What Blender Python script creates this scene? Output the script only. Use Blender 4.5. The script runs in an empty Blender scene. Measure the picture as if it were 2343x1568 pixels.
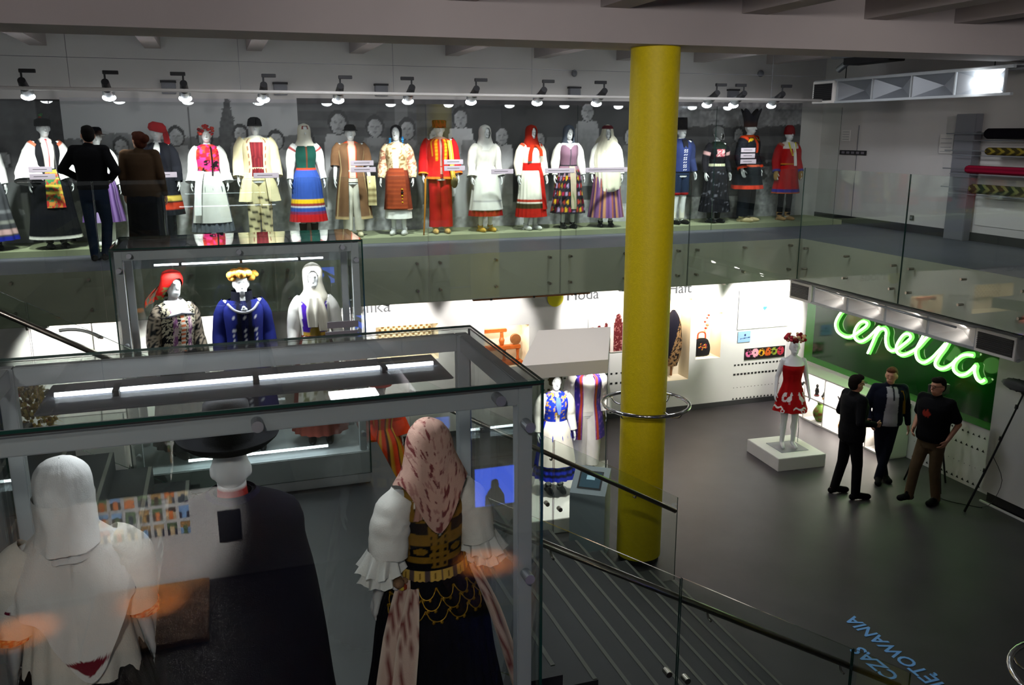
import bpy, bmesh, math, random
import numpy as np
from mathutils import Vector, Matrix, Euler
random.seed(7); np.random.seed(7)
PI = math.pi
SC = bpy.context.scene
COL = SC.collection

# ------------------------------------------------------------------ camera
cam_d = bpy.data.cameras.new('camera'); cam = bpy.data.objects.new('camera', cam_d); COL.objects.link(cam)
cam_d.sensor_fit = 'HORIZONTAL'; cam_d.sensor_width = 36.0; cam_d.lens = 36.0 * 2005.6 / 2343.0
cam_d.clip_start = 0.05; cam_d.clip_end = 200
cam.location = (0, 0, 4.9)
cam.rotation_mode = 'XYZ'
_pitch, _yaw, _roll = math.radians(13.53), math.radians(18.41), math.radians(-0.10)
cam.matrix_world = (Matrix.Translation((0, 0, 4.9)) @ Matrix.Rotation(-_yaw, 4, 'Z') @
                    Matrix.Rotation(PI / 2 - _pitch, 4, 'X') @ Matrix.Rotation(_roll, 4, 'Z'))
SC.camera = cam

# ------------------------------------------------------------------ world, exposure
w = bpy.data.worlds.new('world'); SC.world = w; w.use_nodes = True
w.node_tree.nodes['Background'].inputs[0].default_value = (0.92, 0.95, 1.0, 1)
w.node_tree.nodes['Background'].inputs[1].default_value = 0.10
SC.view_settings.view_transform = 'Standard'; SC.view_settings.look = 'None'
SC.view_settings.gamma = 1.0; SC.view_settings.use_curve_mapping = False
SC.view_settings.exposure = 0.7
cy = SC.cycles
cy.use_denoising = True; cy.use_adaptive_sampling = True; cy.adaptive_threshold = 0.05
cy.max_bounces = 5; cy.diffuse_bounces = 2; cy.glossy_bounces = 2; cy.transmission_bounces = 2
cy.transparent_max_bounces = 40
cy.sample_clamp_indirect = 4.0; cy.caustics_reflective = False; cy.caustics_refractive = False

def spot(name, loc, tgt, watts, angle, blend=0.5, color=(1, .97, .93), size=0.05):
    l = bpy.data.lights.new(name, 'SPOT'); l.energy = watts; l.spot_size = math.radians(angle); l.spot_blend = blend
    l.color = color; l.shadow_soft_size = size
    o = bpy.data.objects.new(name, l); COL.objects.link(o); o.location = loc
    o.rotation_euler = (Vector(tgt) - Vector(loc)).to_track_quat('-Z', 'Y').to_euler()
    return o

# ------------------------------------------------------------------ materials
def H(h):
    h = h.lstrip('#'); v = np.array([int(h[i:i + 2], 16) for i in (0, 2, 4)]) / 255.0
    return np.where(v <= 0.04045, v / 12.92, ((v + 0.055) / 1.055) ** 2.4)

MATS = {}
def mat(name, color='#808080', rough=0.6, metal=0.0, emit=None, estr=0.0, bump=0.0, bscale=60.0, var=0.0, vscale=8.0, vcol=False, spec=0.5, coat=0.0, sub=None):
    m = bpy.data.materials.new(name); m.use_nodes = True
    nt = m.node_tree; b = nt.nodes['Principled BSDF']
    c = H(color) if isinstance(color, str) else np.array(color)
    b.inputs['Base Color'].default_value = (*c, 1); b.inputs['Roughness'].default_value = rough
    b.inputs['Metallic'].default_value = metal; b.inputs['Specular IOR Level'].default_value = spec
    b.inputs['Coat Weight'].default_value = coat
    src = None
    if vcol:
        a = nt.nodes.new('ShaderNodeAttribute'); a.attribute_name = 'Col'; src = a.outputs['Color']
    if var > 0:
        tc = nt.nodes.new('ShaderNodeTexCoord')
        n = nt.nodes.new('ShaderNodeTexNoise'); n.inputs['Scale'].default_value = vscale; n.inputs['Detail'].default_value = 5
        nt.links.new(tc.outputs['Object'], n.inputs['Vector'])
        mr = nt.nodes.new('ShaderNodeMapRange'); mr.inputs['From Min'].default_value = .3; mr.inputs['From Max'].default_value = .7
        mr.inputs['To Min'].default_value = 1 - var; mr.inputs['To Max'].default_value = 1 + var
        nt.links.new(n.outputs['Fac'], mr.inputs['Value'])
        mx = nt.nodes.new('ShaderNodeMix'); mx.data_type = 'RGBA'; mx.blend_type = 'MULTIPLY'; mx.inputs['Factor'].default_value = 1
        if src is None: mx.inputs['A'].default_value = (*c, 1)
        else: nt.links.new(src, mx.inputs['A'])
        nt.links.new(mr.outputs['Result'], mx.inputs['B']); src = mx.outputs['Result']
    if src is not None: nt.links.new(src, b.inputs['Base Color'])
    if bump > 0:
        tc = nt.nodes.new('ShaderNodeTexCoord')
        n = nt.nodes.new('ShaderNodeTexNoise'); n.inputs['Scale'].default_value = bscale; n.inputs['Detail'].default_value = 3
        nt.links.new(tc.outputs['Object'], n.inputs['Vector'])
        bp = nt.nodes.new('ShaderNodeBump'); bp.inputs['Strength'].default_value = bump; bp.inputs['Distance'].default_value = 0.01
        nt.links.new(n.outputs['Fac'], bp.inputs['Height']); nt.links.new(bp.outputs['Normal'], b.inputs['Normal'])
    if emit is not None:
        e = H(emit) if isinstance(emit, str) else np.array(emit)
        b.inputs['Emission Color'].default_value = (*e, 1); b.inputs['Emission Strength'].default_value = estr
    MATS[name] = m
    return m

def glass_mat(name, tint, f0=0.045, rough=0.0, haze=0.0):
    m = bpy.data.materials.new(name); m.use_nodes = True; nt = m.node_tree; nt.nodes.clear()
    out = nt.nodes.new('ShaderNodeOutputMaterial')
    tr = nt.nodes.new('ShaderNodeBsdfTransparent'); tr.inputs[0].default_value = (*tint, 1)
    gl = nt.nodes.new('ShaderNodeBsdfGlossy'); gl.inputs['Roughness'].default_value = rough
    geo = nt.nodes.new('ShaderNodeNewGeometry')
    dot = nt.nodes.new('ShaderNodeVectorMath'); dot.operation = 'DOT_PRODUCT'
    nt.links.new(geo.outputs['Normal'], dot.inputs[0]); nt.links.new(geo.outputs['Incoming'], dot.inputs[1])
    ab = nt.nodes.new('ShaderNodeMath'); ab.operation = 'ABSOLUTE'; nt.links.new(dot.outputs['Value'], ab.inputs[0])
    om = nt.nodes.new('ShaderNodeMath'); om.operation = 'SUBTRACT'; om.inputs[0].default_value = 1; nt.links.new(ab.outputs[0], om.inputs[1])
    pw = nt.nodes.new('ShaderNodeMath'); pw.operation = 'POWER'; pw.inputs[1].default_value = 5; nt.links.new(om.outputs[0], pw.inputs[0])
    ma = nt.nodes.new('ShaderNodeMath'); ma.operation = 'MULTIPLY_ADD'; ma.inputs[1].default_value = 1 - f0; ma.inputs[2].default_value = f0
    nt.links.new(pw.outputs[0], ma.inputs[0])
    mx = nt.nodes.new('ShaderNodeMixShader'); nt.links.new(ma.outputs[0], mx.inputs[0])
    nt.links.new(tr.outputs[0], mx.inputs[1]); nt.links.new(gl.outputs[0], mx.inputs[2])
    nt.links.new(mx.outputs[0], out.inputs['Surface'])
    MATS[name] = m
    return m

mat('cloth', vcol=True, rough=.9, spec=.15, bump=.25, bscale=180)
mat('silk', vcol=True, rough=.5, spec=.35, bump=.1, bscale=90)
mat('print', vcol=True, rough=.75, spec=.2)
mat('mannequin', '#e4e6e8', rough=.45)
mat('white_wall', '#d8d6d4', rough=.85, var=.03, vscale=1.5, bump=.05, bscale=120)
mat('ceiling', '#aea6a5', rough=.9, var=.04, vscale=1.2, bump=.08, bscale=60)
mat('floor_lower', '#3d393c', rough=.46, spec=.35, var=.16, vscale=1.6, bump=.03, bscale=30)
mat('floor_upper', '#5c606a', rough=.5, var=.08, vscale=2.0)
mat('slab_edge', '#a4a494', rough=.8, var=.05, vscale=2.0)
mat('stair', '#2c2d31', rough=.55, var=.12, vscale=4)
mat('nosing', '#77776f', rough=.6)
mat('yellow_paint', '#e2cb00', rough=.55, bump=.35, bscale=70, var=.05, vscale=30)
mat('black', '#0d0d0f', rough=.6)
mat('dark_grey', '#2a2b2e', rough=.6)
mat('chrome', '#c9c9c9', rough=.12, metal=1)
mat('steel', '#a09a90', rough=.28, metal=1)
mat('alu', '#9ba0a6', rough=.4, metal=.6)
mat('alu_paint', '#aab0b4', rough=.5)
mat('tray_grey', '#7c7e86', rough=.5)
mat('tray_matt', '#66686e', rough=.95, spec=.1)
mat('white_paint', '#e6e4e0', rough=.6)
mat('skin', '#c08a70', rough=.6)
mat('green_panel', (0.005, 0.04, 0.007), rough=.10, coat=.0, spec=.45)
mat('green_border', (0.03, 0.20, 0.02), rough=.25)
mat('lamp_lens', '#ffffff', emit='#f4fbff', estr=14)
mat('tube_light', '#ffffff', emit='#eef6ff', estr=5)
mat('warm_lens', '#ffffff', emit='#ffb45a', estr=12)
mat('neon_core', '#ffffff', emit=(.62, 1.0, .42), estr=7)
mat('neon_channel', '#3fae3a', emit=(.16, .85, .10), estr=1.0)
mat('screen_blue', '#101830', emit='#3c63e0', estr=1.1, rough=.2)
mat('wood', '#7a4a22', rough=.5, var=.2, vscale=12)
mat('orange_wood', '#b0561c', rough=.45, var=.2, vscale=14)
mat('gold', '#b58a24', rough=.35, metal=.7)
mat('straw', '#b6923c', rough=.7, var=.3, vscale=30)
mat('fur_grey', '#5a5a5c', rough=1, bump=1, bscale=200)
mat('caption', '#807c84', rough=.6)
mat('plinth_green', '#9aa080', rough=.7)
mat('blue_letter', '#7cc0ff', rough=.7)
mat('cream', '#efe2c8', rough=.7)
mat('cap_lid_glow', '#d8d0c8', rough=.5, emit='#f0e2d2', estr=.09)  # faint emission put in to brighten the showcase cap
glass_mat('glass', (.965, .985, .975))
glass_mat('glass_green', (.93, .965, .945), f0=.05)
mat('glass_edge', (.008, .045, .034), rough=.15, spec=.8)

# ------------------------------------------------------------------ mesh helpers
class MB:
    def __init__(s): s.v = []; s.f = []; s.c = []; s.n = 0; s.mi = []
    def add(s, verts, faces, col=None, mi=0):
        verts = np.asarray(verts, float).reshape(-1, 3)
        s.v.append(verts); k = s.n
        for f in faces: s.f.append(tuple(int(i) + k for i in f)); s.mi.append(mi)
        if col is None: col = np.tile([.5, .5, .5], (len(verts), 1))
        col = np.asarray(col, float)
        if col.ndim == 1: col = np.tile(col, (len(verts), 1))
        s.c.append(col); s.n += len(verts); return s
    def box(s, lo, hi, col=None, mi=0, M=None):
        x0, y0, z0 = lo; x1, y1, z1 = hi
        v = np.array([(x0, y0, z0), (x1, y0, z0), (x1, y1, z0), (x0, y1, z0), (x0, y0, z1), (x1, y0, z1), (x1, y1, z1), (x0, y1, z1)], float)
        if M is not None: v = xf(v, M)
        return s.add(v, [(0, 3, 2, 1), (4, 5, 6, 7), (0, 1, 5, 4), (1, 2, 6, 5), (2, 3, 7, 6), (3, 0, 4, 7)], col, mi)
    def cyl(s, p0, p1, r0, r1=None, n=12, col=None, cap=True):
        r1 = r0 if r1 is None else r1
        p0, p1 = np.array(p0, float), np.array(p1, float); d = p1 - p0; d /= max(np.linalg.norm(d), 1e-9)
        a = np.cross(d, [0, 0, 1] if abs(d[2]) < .9 else [1, 0, 0]); a /= np.linalg.norm(a); b = np.cross(d, a)
        t = np.linspace(0, 2 * PI, n, endpoint=False)
        ring = np.outer(np.cos(t), a) + np.outer(np.sin(t), b)
        v = np.vstack([p0 + ring * r0, p1 + ring * r1])
        f = [(i, (i + 1) % n, n + (i + 1) % n, n + i) for i in range(n)]
        if cap: f += [tuple(range(n))[::-1], tuple(range(n, 2 * n))]
        return s.add(v, f, col)
    def grid(s, P, cu=False, cv=False, col=None, keep=None, mi=0):
        """P: (nv, nu, 3) array; cu closes the u direction"""
        nv, nu = P.shape[:2]
        f = []
        for j in range(nv - (0 if cv else 1)):
            for i in range(nu - (0 if cu else 1)):
                if keep is not None and not keep[j, i]: continue
                i2, j2 = (i + 1) % nu, (j + 1) % nv
                f.append((j * nu + i, j * nu + i2, j2 * nu + i2, j2 * nu + i))
        return s.add(P.reshape(-1, 3), f, None if col is None else np.asarray(col).reshape(-1, 3), mi)
    def ell(s, c, r, n=16, m=10, col=None, M=None):
        th = np.linspace(0, 2 * PI, n, endpoint=False); ph = np.linspace(0.001, PI - .001, m)
        P = np.stack([np.outer(np.sin(ph), np.cos(th)) * r[0], np.outer(np.sin(ph), np.sin(th)) * r[1], -np.outer(np.cos(ph), np.ones(n)) * r[2]], -1)
        if M is not None: P = xf(P.reshape(-1, 3), M).reshape(P.shape)
        P = P + np.array(c)
        k = s.n; s.grid(P, cu=True, col=None if col is None else np.tile(col, (n * m, 1)))
        s.f.append(tuple(k + i for i in range(n))[::-1]); s.mi.append(0)
        s.f.append(tuple(k + (m - 1) * n + i for i in range(n))); s.mi.append(0)
        return s
    def tube(s, path, radii, n=10, sub=4, col=None, closed=False, cap=True):
        P = np.array(path, float); P = smooth_path(P, sub, closed) if sub > 1 else P
        R = np.interp(np.linspace(0, 1, len(P)), np.linspace(0, 1, len(np.atleast_1d(radii))) if np.ndim(radii) else [0, 1], radii if np.ndim(radii) else [radii, radii])
        T, A, B = frames(P, closed)
        t = np.linspace(0, 2 * PI, n, endpoint=False)
        G = P[:, None, :] + R[:, None, None] * (np.cos(t)[None, :, None] * A[:, None, :] + np.sin(t)[None, :, None] * B[:, None, :])
        k = s.n; s.grid(G, cu=True, cv=closed, col=None if col is None else np.tile(col, (G.shape[0] * n, 1)))
        if cap and not closed:
            s.f.append(tuple(k + i for i in range(n))[::-1]); s.mi.append(0)
            e = k + (len(P) - 1) * n; s.f.append(tuple(e + i for i in range(n))); s.mi.append(0)
        return s
    def prism(s, poly, z0, z1, M=None, col=None):
        n = len(poly); v = np.array([(x, y, z0) for x, y in poly] + [(x, y, z1) for x, y in poly], float)
        if M is not None: v = xf(v, M)
        f = [tuple(range(n))[::-1], tuple(range(n, 2 * n))] + [(i, (i + 1) % n, n + (i + 1) % n, n + i) for i in range(n)]
        return s.add(v, f, col)
    def mesh(s, name, smooth=True):
        me = bpy.data.meshes.new(name)
        V = np.vstack(s.v)
        me.from_pydata(V.tolist(), [], s.f)
        a = me.color_attributes.new('Col', 'FLOAT_COLOR', 'POINT')
        c = np.ones((len(V), 4), np.float32); c[:, :3] = np.clip(np.vstack(s.c), 0, 1); a.data.foreach_set('color', c.ravel())
        if smooth: me.polygons.foreach_set('use_smooth', [True] * len(me.polygons))
        if any(s.mi): me.polygons.foreach_set('material_index', s.mi)
        me.update(); return me
    def build(s, name, m, parent=None, smooth=False, loc=None):
        ms = m if isinstance(m, (list, tuple)) else [m]
        me = s.mesh(name, smooth)
        for k in ms: me.materials.append(MATS[k] if isinstance(k, str) else k)
        return link(name, me, parent, loc)

def link(name, me, parent=None, loc=None):
    o = bpy.data.objects.new(name, me); COL.objects.link(o)
    if parent is not None: o.parent = parent
    if loc is not None: o.location = loc
    return o
def xf(v, M): return np.asarray(v) @ np.array(M.to_3x3()).T + np.array(M.translation)
def smooth_path(P, sub, closed=False):
    n = len(P); out = []
    rng = range(n if closed else n - 1)
    for i in rng:
        if closed: a, b, c, d = P[(i - 1) % n], P[i], P[(i + 1) % n], P[(i + 2) % n]
        else: a, b, c, d = P[max(i - 1, 0)], P[i], P[i + 1], P[min(i + 2, n - 1)]
        for k in range(sub):
            t = k / sub
            out.append(.5 * ((2 * b) + (-a + c) * t + (2 * a - 5 * b + 4 * c - d) * t * t + (-a + 3 * b - 3 * c + d) * t ** 3))
    if not closed: out.append(P[-1])
    return np.array(out)
def frames(P, closed=False):
    T = (np.roll(P, -1, 0) - np.roll(P, 1, 0)) if closed else np.gradient(P, axis=0)
    T = T / np.maximum(np.linalg.norm(T, axis=1, keepdims=True), 1e-9)
    A = np.zeros_like(P); ref = np.array([0, 1., 0]) if abs(T[0][1]) < .9 else np.array([1., 0, 0])
    a = ref - T[0] * (ref @ T[0]); a /= np.linalg.norm(a)
    for i in range(len(P)):
        a = a - T[i] * (a @ T[i]); a /= max(np.linalg.norm(a), 1e-9); A[i] = a
    return T, A, np.cross(T, A)
def tag(o, label=None, cat=None, group=None, kind=None):
    if label: o['label'] = label
    if cat: o['category'] = cat
    if group: o['group'] = group
    if kind: o['kind'] = kind
    return o
def empty(name, loc=(0, 0, 0), rz=0, s=1.0):
    o = bpy.data.objects.new(name, None); COL.objects.link(o); o.location = loc; o.rotation_euler = (0, 0, rz); o.scale = (s, s, s)
    o.empty_display_size = .1; return o
def struct(o): o['kind'] = 'structure'; return o
def bx(name, lo, hi, m, parent=None): return MB().box(lo, hi).build(name, m, parent)
def bevel_box(name, lo, hi, m, parent=None, w=.008):
    o = bx(name, lo, hi, m, parent)
    b = bmesh.new(); b.from_mesh(o.data); bmesh.ops.bevel(b, geom=b.edges[:], offset=w, segments=2, affect='EDGES'); b.to_mesh(o.data); b.free()
    return o
def pane(name, lo, hi, m='glass', parent=None):
    """a glass pane: the two largest faces clear, the four edges green"""
    d = np.array(hi, float) - np.array(lo, float); k = int(np.argmin(d))
    mb = MB(); mb.box(lo, hi)
    order = [2, 2, 1, 0, 1, 0]   # axis of each face in MB.box
    mb.mi = [0 if order[i] == k else 1 for i in range(6)]
    return mb.build(name, [m, 'glass_edge'], parent)
def vnoise(x, y, seed=0, octs=4):
    rs = np.random.RandomState(seed); tot = np.zeros(np.broadcast(x, y).shape); amp = 1; nrm = 0
    for o in range(octs):
        g = rs.rand(64, 64); xx, yy = x * 2 ** o, y * 2 ** o
        xi, yi = np.floor(xx).astype(int), np.floor(yy).astype(int); fx, fy = xx - xi, yy - yi
        fx, fy = fx * fx * (3 - 2 * fx), fy * fy * (3 - 2 * fy)
        a = g[yi % 64, xi % 64]; b = g[yi % 64, (xi + 1) % 64]; c = g[(yi + 1) % 64, xi % 64]; d = g[(yi + 1) % 64, (xi + 1) % 64]
        tot = tot + amp * ((a * (1 - fx) + b * fx) * (1 - fy) + (c * (1 - fx) + d * fx) * fy); nrm += amp; amp *= .5
    return tot / nrm
def paint_plane(name, origin, du, dv, nu, nv, fn, m='print', parent=None, thick=.012):
    """flat print: a thin slab whose front carries a per-vertex painting fn(u, v) in metres"""
    du, dv, o = np.array(du, float), np.array(dv, float), np.array(origin, float)
    LU, LV = np.linalg.norm(du), np.linalg.norm(dv)
    u, v = np.meshgrid(np.linspace(0, 1, nu), np.linspace(0, 1, nv))
    P = o + u[..., None] * du + v[..., None] * dv
    col = fn(u * LU, v * LV)
    mb = MB(); mb.grid(P, col=col)
    n = np.cross(du, dv); n /= np.linalg.norm(n)
    q = [o, o + du, o + du + dv, o + dv]; b = [p - n * thick for p in q]
    mb.add(np.array(q + b), [(4, 7, 6, 5), (0, 4, 5, 1), (1, 5, 6, 2), (2, 6, 7, 3), (3, 7, 4, 0)], [.3, .3, .3])
    return mb.build(name, m, parent)
def text_mesh(body, size, depth=.004, align='CENTER', bold=0.0):
    c = bpy.data.curves.new('txt', 'FONT'); c.body = body; c.size = size; c.extrude = depth; c.offset = bold; c.align_x = align; c.resolution_u = 3
    o = bpy.data.objects.new('txt', c); COL.objects.link(o)
    dg = bpy.context.evaluated_depsgraph_get(); me = bpy.data.meshes.new_from_object(o.evaluated_get(dg))
    bpy.data.objects.remove(o); bpy.data.curves.remove(c); return me
def blob(name, parts, voxel, m, parent=None, smooth=3):
    """one continuous surface grown from overlapping tapered limbs and ellipsoids"""
    mb = MB()
    for p in parts:
        k = p[0]
        if k == 'c':      # tapered capsule
            p0, p1, r0, r1 = np.array(p[1], float), np.array(p[2], float), p[3], p[4]
            d = p1 - p0; L = np.linalg.norm(d); d = d / max(L, 1e-9)
            mb.tube([p0 - d * r0 * .95, p0 - d * r0 * .6, p0, p1, p1 + d * r1 * .6, p1 + d * r1 * .95], [r0 * .3, r0 * .8, r0, r1, r1 * .8, r1 * .3], n=14, sub=1) if False else capsule(mb, p0, p1, r0, r1)
        elif k == 'e': mb.ell(p[1], p[2], 18, 12, M=p[3] if len(p) > 3 else None)
        elif k == 'l':    # loft of ellipses (z, rx, ry, cx, cy)
            R = np.array(p[1], float); t = np.linspace(0, 2 * PI, 28, endpoint=False)
            G = np.stack([R[:, 3, None] + R[:, 1, None] * np.cos(t), R[:, 4, None] + R[:, 2, None] * np.sin(t), R[:, 0, None] + 0 * t], -1)
            k0 = mb.n; mb.grid(G, cu=True); mb.f.append(tuple(k0 + i for i in range(28))[::-1]); mb.mi.append(0)
            e = k0 + (len(R) - 1) * 28; mb.f.append(tuple(e + i for i in range(28))); mb.mi.append(0)
    me = mb.mesh(name)
    bm = bmesh.new(); bm.from_mesh(me); bmesh.ops.recalc_face_normals(bm, faces=bm.faces); bm.to_mesh(me); bm.free()
    o = bpy.data.objects.new('tmp', me); COL.objects.link(o)
    r = o.modifiers.new('r', 'REMESH'); r.mode = 'VOXEL'; r.voxel_size = voxel; r.adaptivity = 0; r.use_smooth_shade = True
    if smooth:
        sm = o.modifiers.new('s', 'SMOOTH'); sm.factor = .5; sm.iterations = smooth
    dg = bpy.context.evaluated_depsgraph_get(); out = bpy.data.meshes.new_from_object(o.evaluated_get(dg)); out.name = name
    bpy.data.objects.remove(o); bpy.data.meshes.remove(me)
    out.materials.clear(); out.materials.append(MATS[m])
    out.polygons.foreach_set('use_smooth', [True] * len(out.polygons))
    return link(name, out, parent)
def capsule(mb, p0, p1, r0, r1):
    d = p1 - p0; L = max(np.linalg.norm(d), 1e-6); d = d / L
    pts, rad = [], []
    for a in (-80, -50, -20): pts.append(p0 + d * r0 * math.sin(math.radians(a))); rad.append(r0 * math.cos(math.radians(a)))
    for a in (20, 50, 80): pts.append(p1 + d * r1 * math.sin(math.radians(a))); rad.append(r1 * math.cos(math.radians(a)))
    mb.tube(pts, rad, n=14, sub=1)
def vpaint(o, fn):
    me = o.data; n = len(me.vertices); co = np.empty(n * 3, np.float32); me.vertices.foreach_get('co', co); co = co.reshape(-1, 3)
    a = me.color_attributes.get('Col') or me.color_attributes.new('Col', 'FLOAT_COLOR', 'POINT')
    c = np.ones((n, 4), np.float32); c[:, :3] = fn(co); a.data.foreach_set('color', c.ravel())
# ================================================================== the setting
U = 3.25            # upper floor level
def slab(name, x0, x1, y0, y1, z0, z1, top, side, bottom):
    mb = MB().box((x0, y0, z0), (x1, y1, z1)); mb.mi = [2, 0, 1, 1, 1, 1]
    return struct(mb.build(name, [top, side, bottom]))
struct(bx('floor', (-9, -8, -.12), (11.2, 14.6, 0), 'floor_lower'))
slab('floor_far_gallery', -9, 11.0, 11.70, 14.4, 2.60, U, 'floor_upper', 'slab_edge', 'ceiling')
slab('floor_right_gallery', 8.72, 11.0, .35, 11.70, 2.60, U, 'floor_upper', 'slab_edge', 'ceiling')
slab('floor_near_gallery', -9, 11.0, -8, .35, 2.60, U, 'floor_upper', 'slab_edge', 'ceiling')
slab('floor_left_gallery', -9, -2.70, .35, 11.70, 2.60, U, 'floor_upper', 'slab_edge', 'ceiling')
struct(bx('ceiling', (-9, -8, 6.35), (11.2, 14.6, 6.5), 'ceiling'))
struct(bx('trim_1', (-9, 8.20, 5.74), (11.0, 8.92, 6.35), 'ceiling'))           # the main beam carried by the column
k = 2
for x in (-3.72, -2.22, -.72, .70, 2.24, 3.78, 5.30, 6.80, 8.30, 9.80):
    struct(bx('trim_%d' % k, (x - .11, 8.92, 6.09), (x + .11, 14.4, 6.35), 'ceiling')); k += 1
for x in (2.24, 3.78, 5.34, 6.84, 8.05):
    struct(bx('trim_%d' % k, (x - .15, 1.2, 6.06), (x + .15, 8.20, 6.35), 'ceiling')); k += 1
struct(bx('wall_far_upper', (-9, 14.4, U), (11.2, 14.6, 6.35), 'white_wall'))
struct(bx('wall_right_upper', (11.0, -8, U), (11.2, 14.4, 6.35), 'white_wall'))
struct(bx('baseboard_right', (10.98, 1.2, U), (11.0, 14.4, U + .13), 'dark_grey'))
struct(bx('wall_right', (9.8, -8, 0), (10.0, 13.9, 2.6), 'white_wall'))
struct(bx('baseboard_far', (-9, 13.335, 0), (9.8, 13.35, .09), 'dark_grey'))
# wall panel joints on the upper right wall
struct(bx('trim_%d' % k, (10.99, 13.35, U + .13), (11.0, 13.36, 5.0), 'tray_grey')); k += 1

# far lower wall with real niches cut in it
NICHES = [(2.20, 3.20, 1.35, 1.93), (3.97, 4.74, 1.10, 1.80), (7.30, 7.77, .58, 2.05), (7.90, 8.40, .93, 1.76)]
def wall_far():
    xs = sorted({-9.0, 9.8, *[v for n in NICHES for v in n[:2]]}); zs = sorted({0.0, 2.6, *[v for n in NICHES for v in n[2:]]})
    mb = MB(); Y = 13.35
    for i in range(len(xs) - 1):
        for j in range(len(zs) - 1):
            cx, cz = (xs[i] + xs[i + 1]) / 2, (zs[j] + zs[j + 1]) / 2
            if any(a < cx < b and c < cz < d for a, b, c, d in NICHES): continue
            mb.add([(xs[i], Y, zs[j]), (xs[i + 1], Y, zs[j]), (xs[i + 1], Y, zs[j + 1]), (xs[i], Y, zs[j + 1])], [(0, 1, 2, 3)])
    return struct(mb.build('wall_far', 'white_wall'))
wall_far_lower = wall_far()
struct(bx('trim_%d' % k, (-9, 13.80, 0), (9.8, 13.9, 2.6), 'white_wall')); k += 1
for a, b, c, d in NICHES:
    mb = MB(); Y0, Y1 = 13.35, 13.72
    mb.add([(a, Y0, c), (b, Y0, c), (b, Y0, d), (a, Y0, d), (a, Y1, c), (b, Y1, c), (b, Y1, d), (a, Y1, d)],
           [(4, 5, 6, 7), (0, 4, 7, 3), (5, 1, 2, 6), (0, 1, 5, 4), (7, 6, 2, 3)])
    mb.build('niche_lining', 'cream', wall_far_lower)
    l = bpy.data.lights.new('niche_lamp', 'AREA'); l.energy = 5; l.size = (b - a) * .8; l.color = (1, .88, .7)
    lo = bpy.data.objects.new('niche_lamp', l); COL.objects.link(lo); lo.location = ((a + b) / 2, 13.5, d - .02)

# pier beside the green panel, on a black recessed plinth
pier = struct(bx('wall_pier', (9.56, 6.0, .16), (9.8, 8.52, 2.6), 'white_wall'))
bx('plinth', (9.60, 6.0, .02), (9.8, 8.47, .16), 'black', pier); bx('floor_trim', (9.53, 6.0, 0), (9.56, 8.52, .02), 'white_paint', pier)

# columns
def column(x, y, m):
    c = struct(empty('column', (x, y, 0)))
    mb = MB(); t = np.linspace(0, 2 * PI, 48, endpoint=False); R = .255
    G = np.stack([np.stack([R * np.cos(t), R * np.sin(t), 0 * t + z], -1) for z in np.linspace(.07, 5.74, 24)])
    mb.grid(G, cu=True); mb.build('shaft', m, c, smooth=True)
    MB().cyl((0, 0, 0), (0, 0, .07), .235, n=40).build('base', 'black', c)
    return c
column(4.41, 8.54, 'yellow_paint')
column(5.30, 3.55, 'yellow_paint')
def ring_rail(x, y, z, label):
    o = empty('ring_rail', (x, y, z)); tag(o, label, 'handrail')
    t = np.linspace(0, 2 * PI, 40, endpoint=False)
    MB().tube(np.stack([.49 * np.cos(t), .49 * np.sin(t), 0 * t], -1), .021, n=12, sub=1, closed=True).build('rail', 'chrome', o, smooth=True)
    for k in range(4):
        a = k * PI / 2 + .5; ca, sa = math.cos(a), math.sin(a)
        MB().tube([(.25 * ca, .25 * sa, -.05), (.34 * ca, .34 * sa, -.085), (.44 * ca, .44 * sa, -.07), (.485 * ca, .485 * sa, -.01)], .009, n=8).build('bracket', 'chrome', o, smooth=True)
ring_rail(4.44, 8.54, 1.90, 'polished chrome ring rail around the yellow column')
ring_rail(5.16, 3.55, 1.42, 'chrome ring rail cut by the bottom right corner of the picture')

# ------------------------------------------------------------------ stairs and landing
RISE, RUN, FOOT = .163, .288, 4.40
st = struct(empty('staircase', (0, 0, 0)))
def flight(x_foot, z_foot, n):
    for i in range(n):
        z = z_foot + (i + 1) * RISE; x1 = x_foot - i * RUN; x0 = x1 - RUN
        s = bx('step', (x0 - .03, 4.55, z - .34), (x1, 7.66, z), 'stair', st)
        bx('nosing', (x1 - .032, 4.56, z), (x1 - .004, 7.65, z + .004), 'nosing', s)
flight(FOOT, 0, 9)
flight(-.12, 1.63, 9)
ld = struct(empty('landing', (0, 0, 0)))
bx('landing_slab', (-.15, 4.45, 1.33), (1.81, 7.7, 1.63), 'stair', ld)
bx('nosing', (1.77, 4.56, 1.63), (1.80, 7.65, 1.634), 'nosing', ld)
bx('platform', (-1.15, 7.7, 1.43), (1.45, 9.0, 1.63), 'stair', ld)
bx('platform', (-1.2, 2.75, 1.43), (1.35, 4.45, 1.63), 'stair', ld)
for x, y in ((-.9, 8.8), (1.2, 8.8), (-.9, 3.0), (1.1, 3.0)): bx('leg', (x - .06, y - .06, 0), (x + .06, y + .06, 1.43), 'dark_grey', ld)

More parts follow.
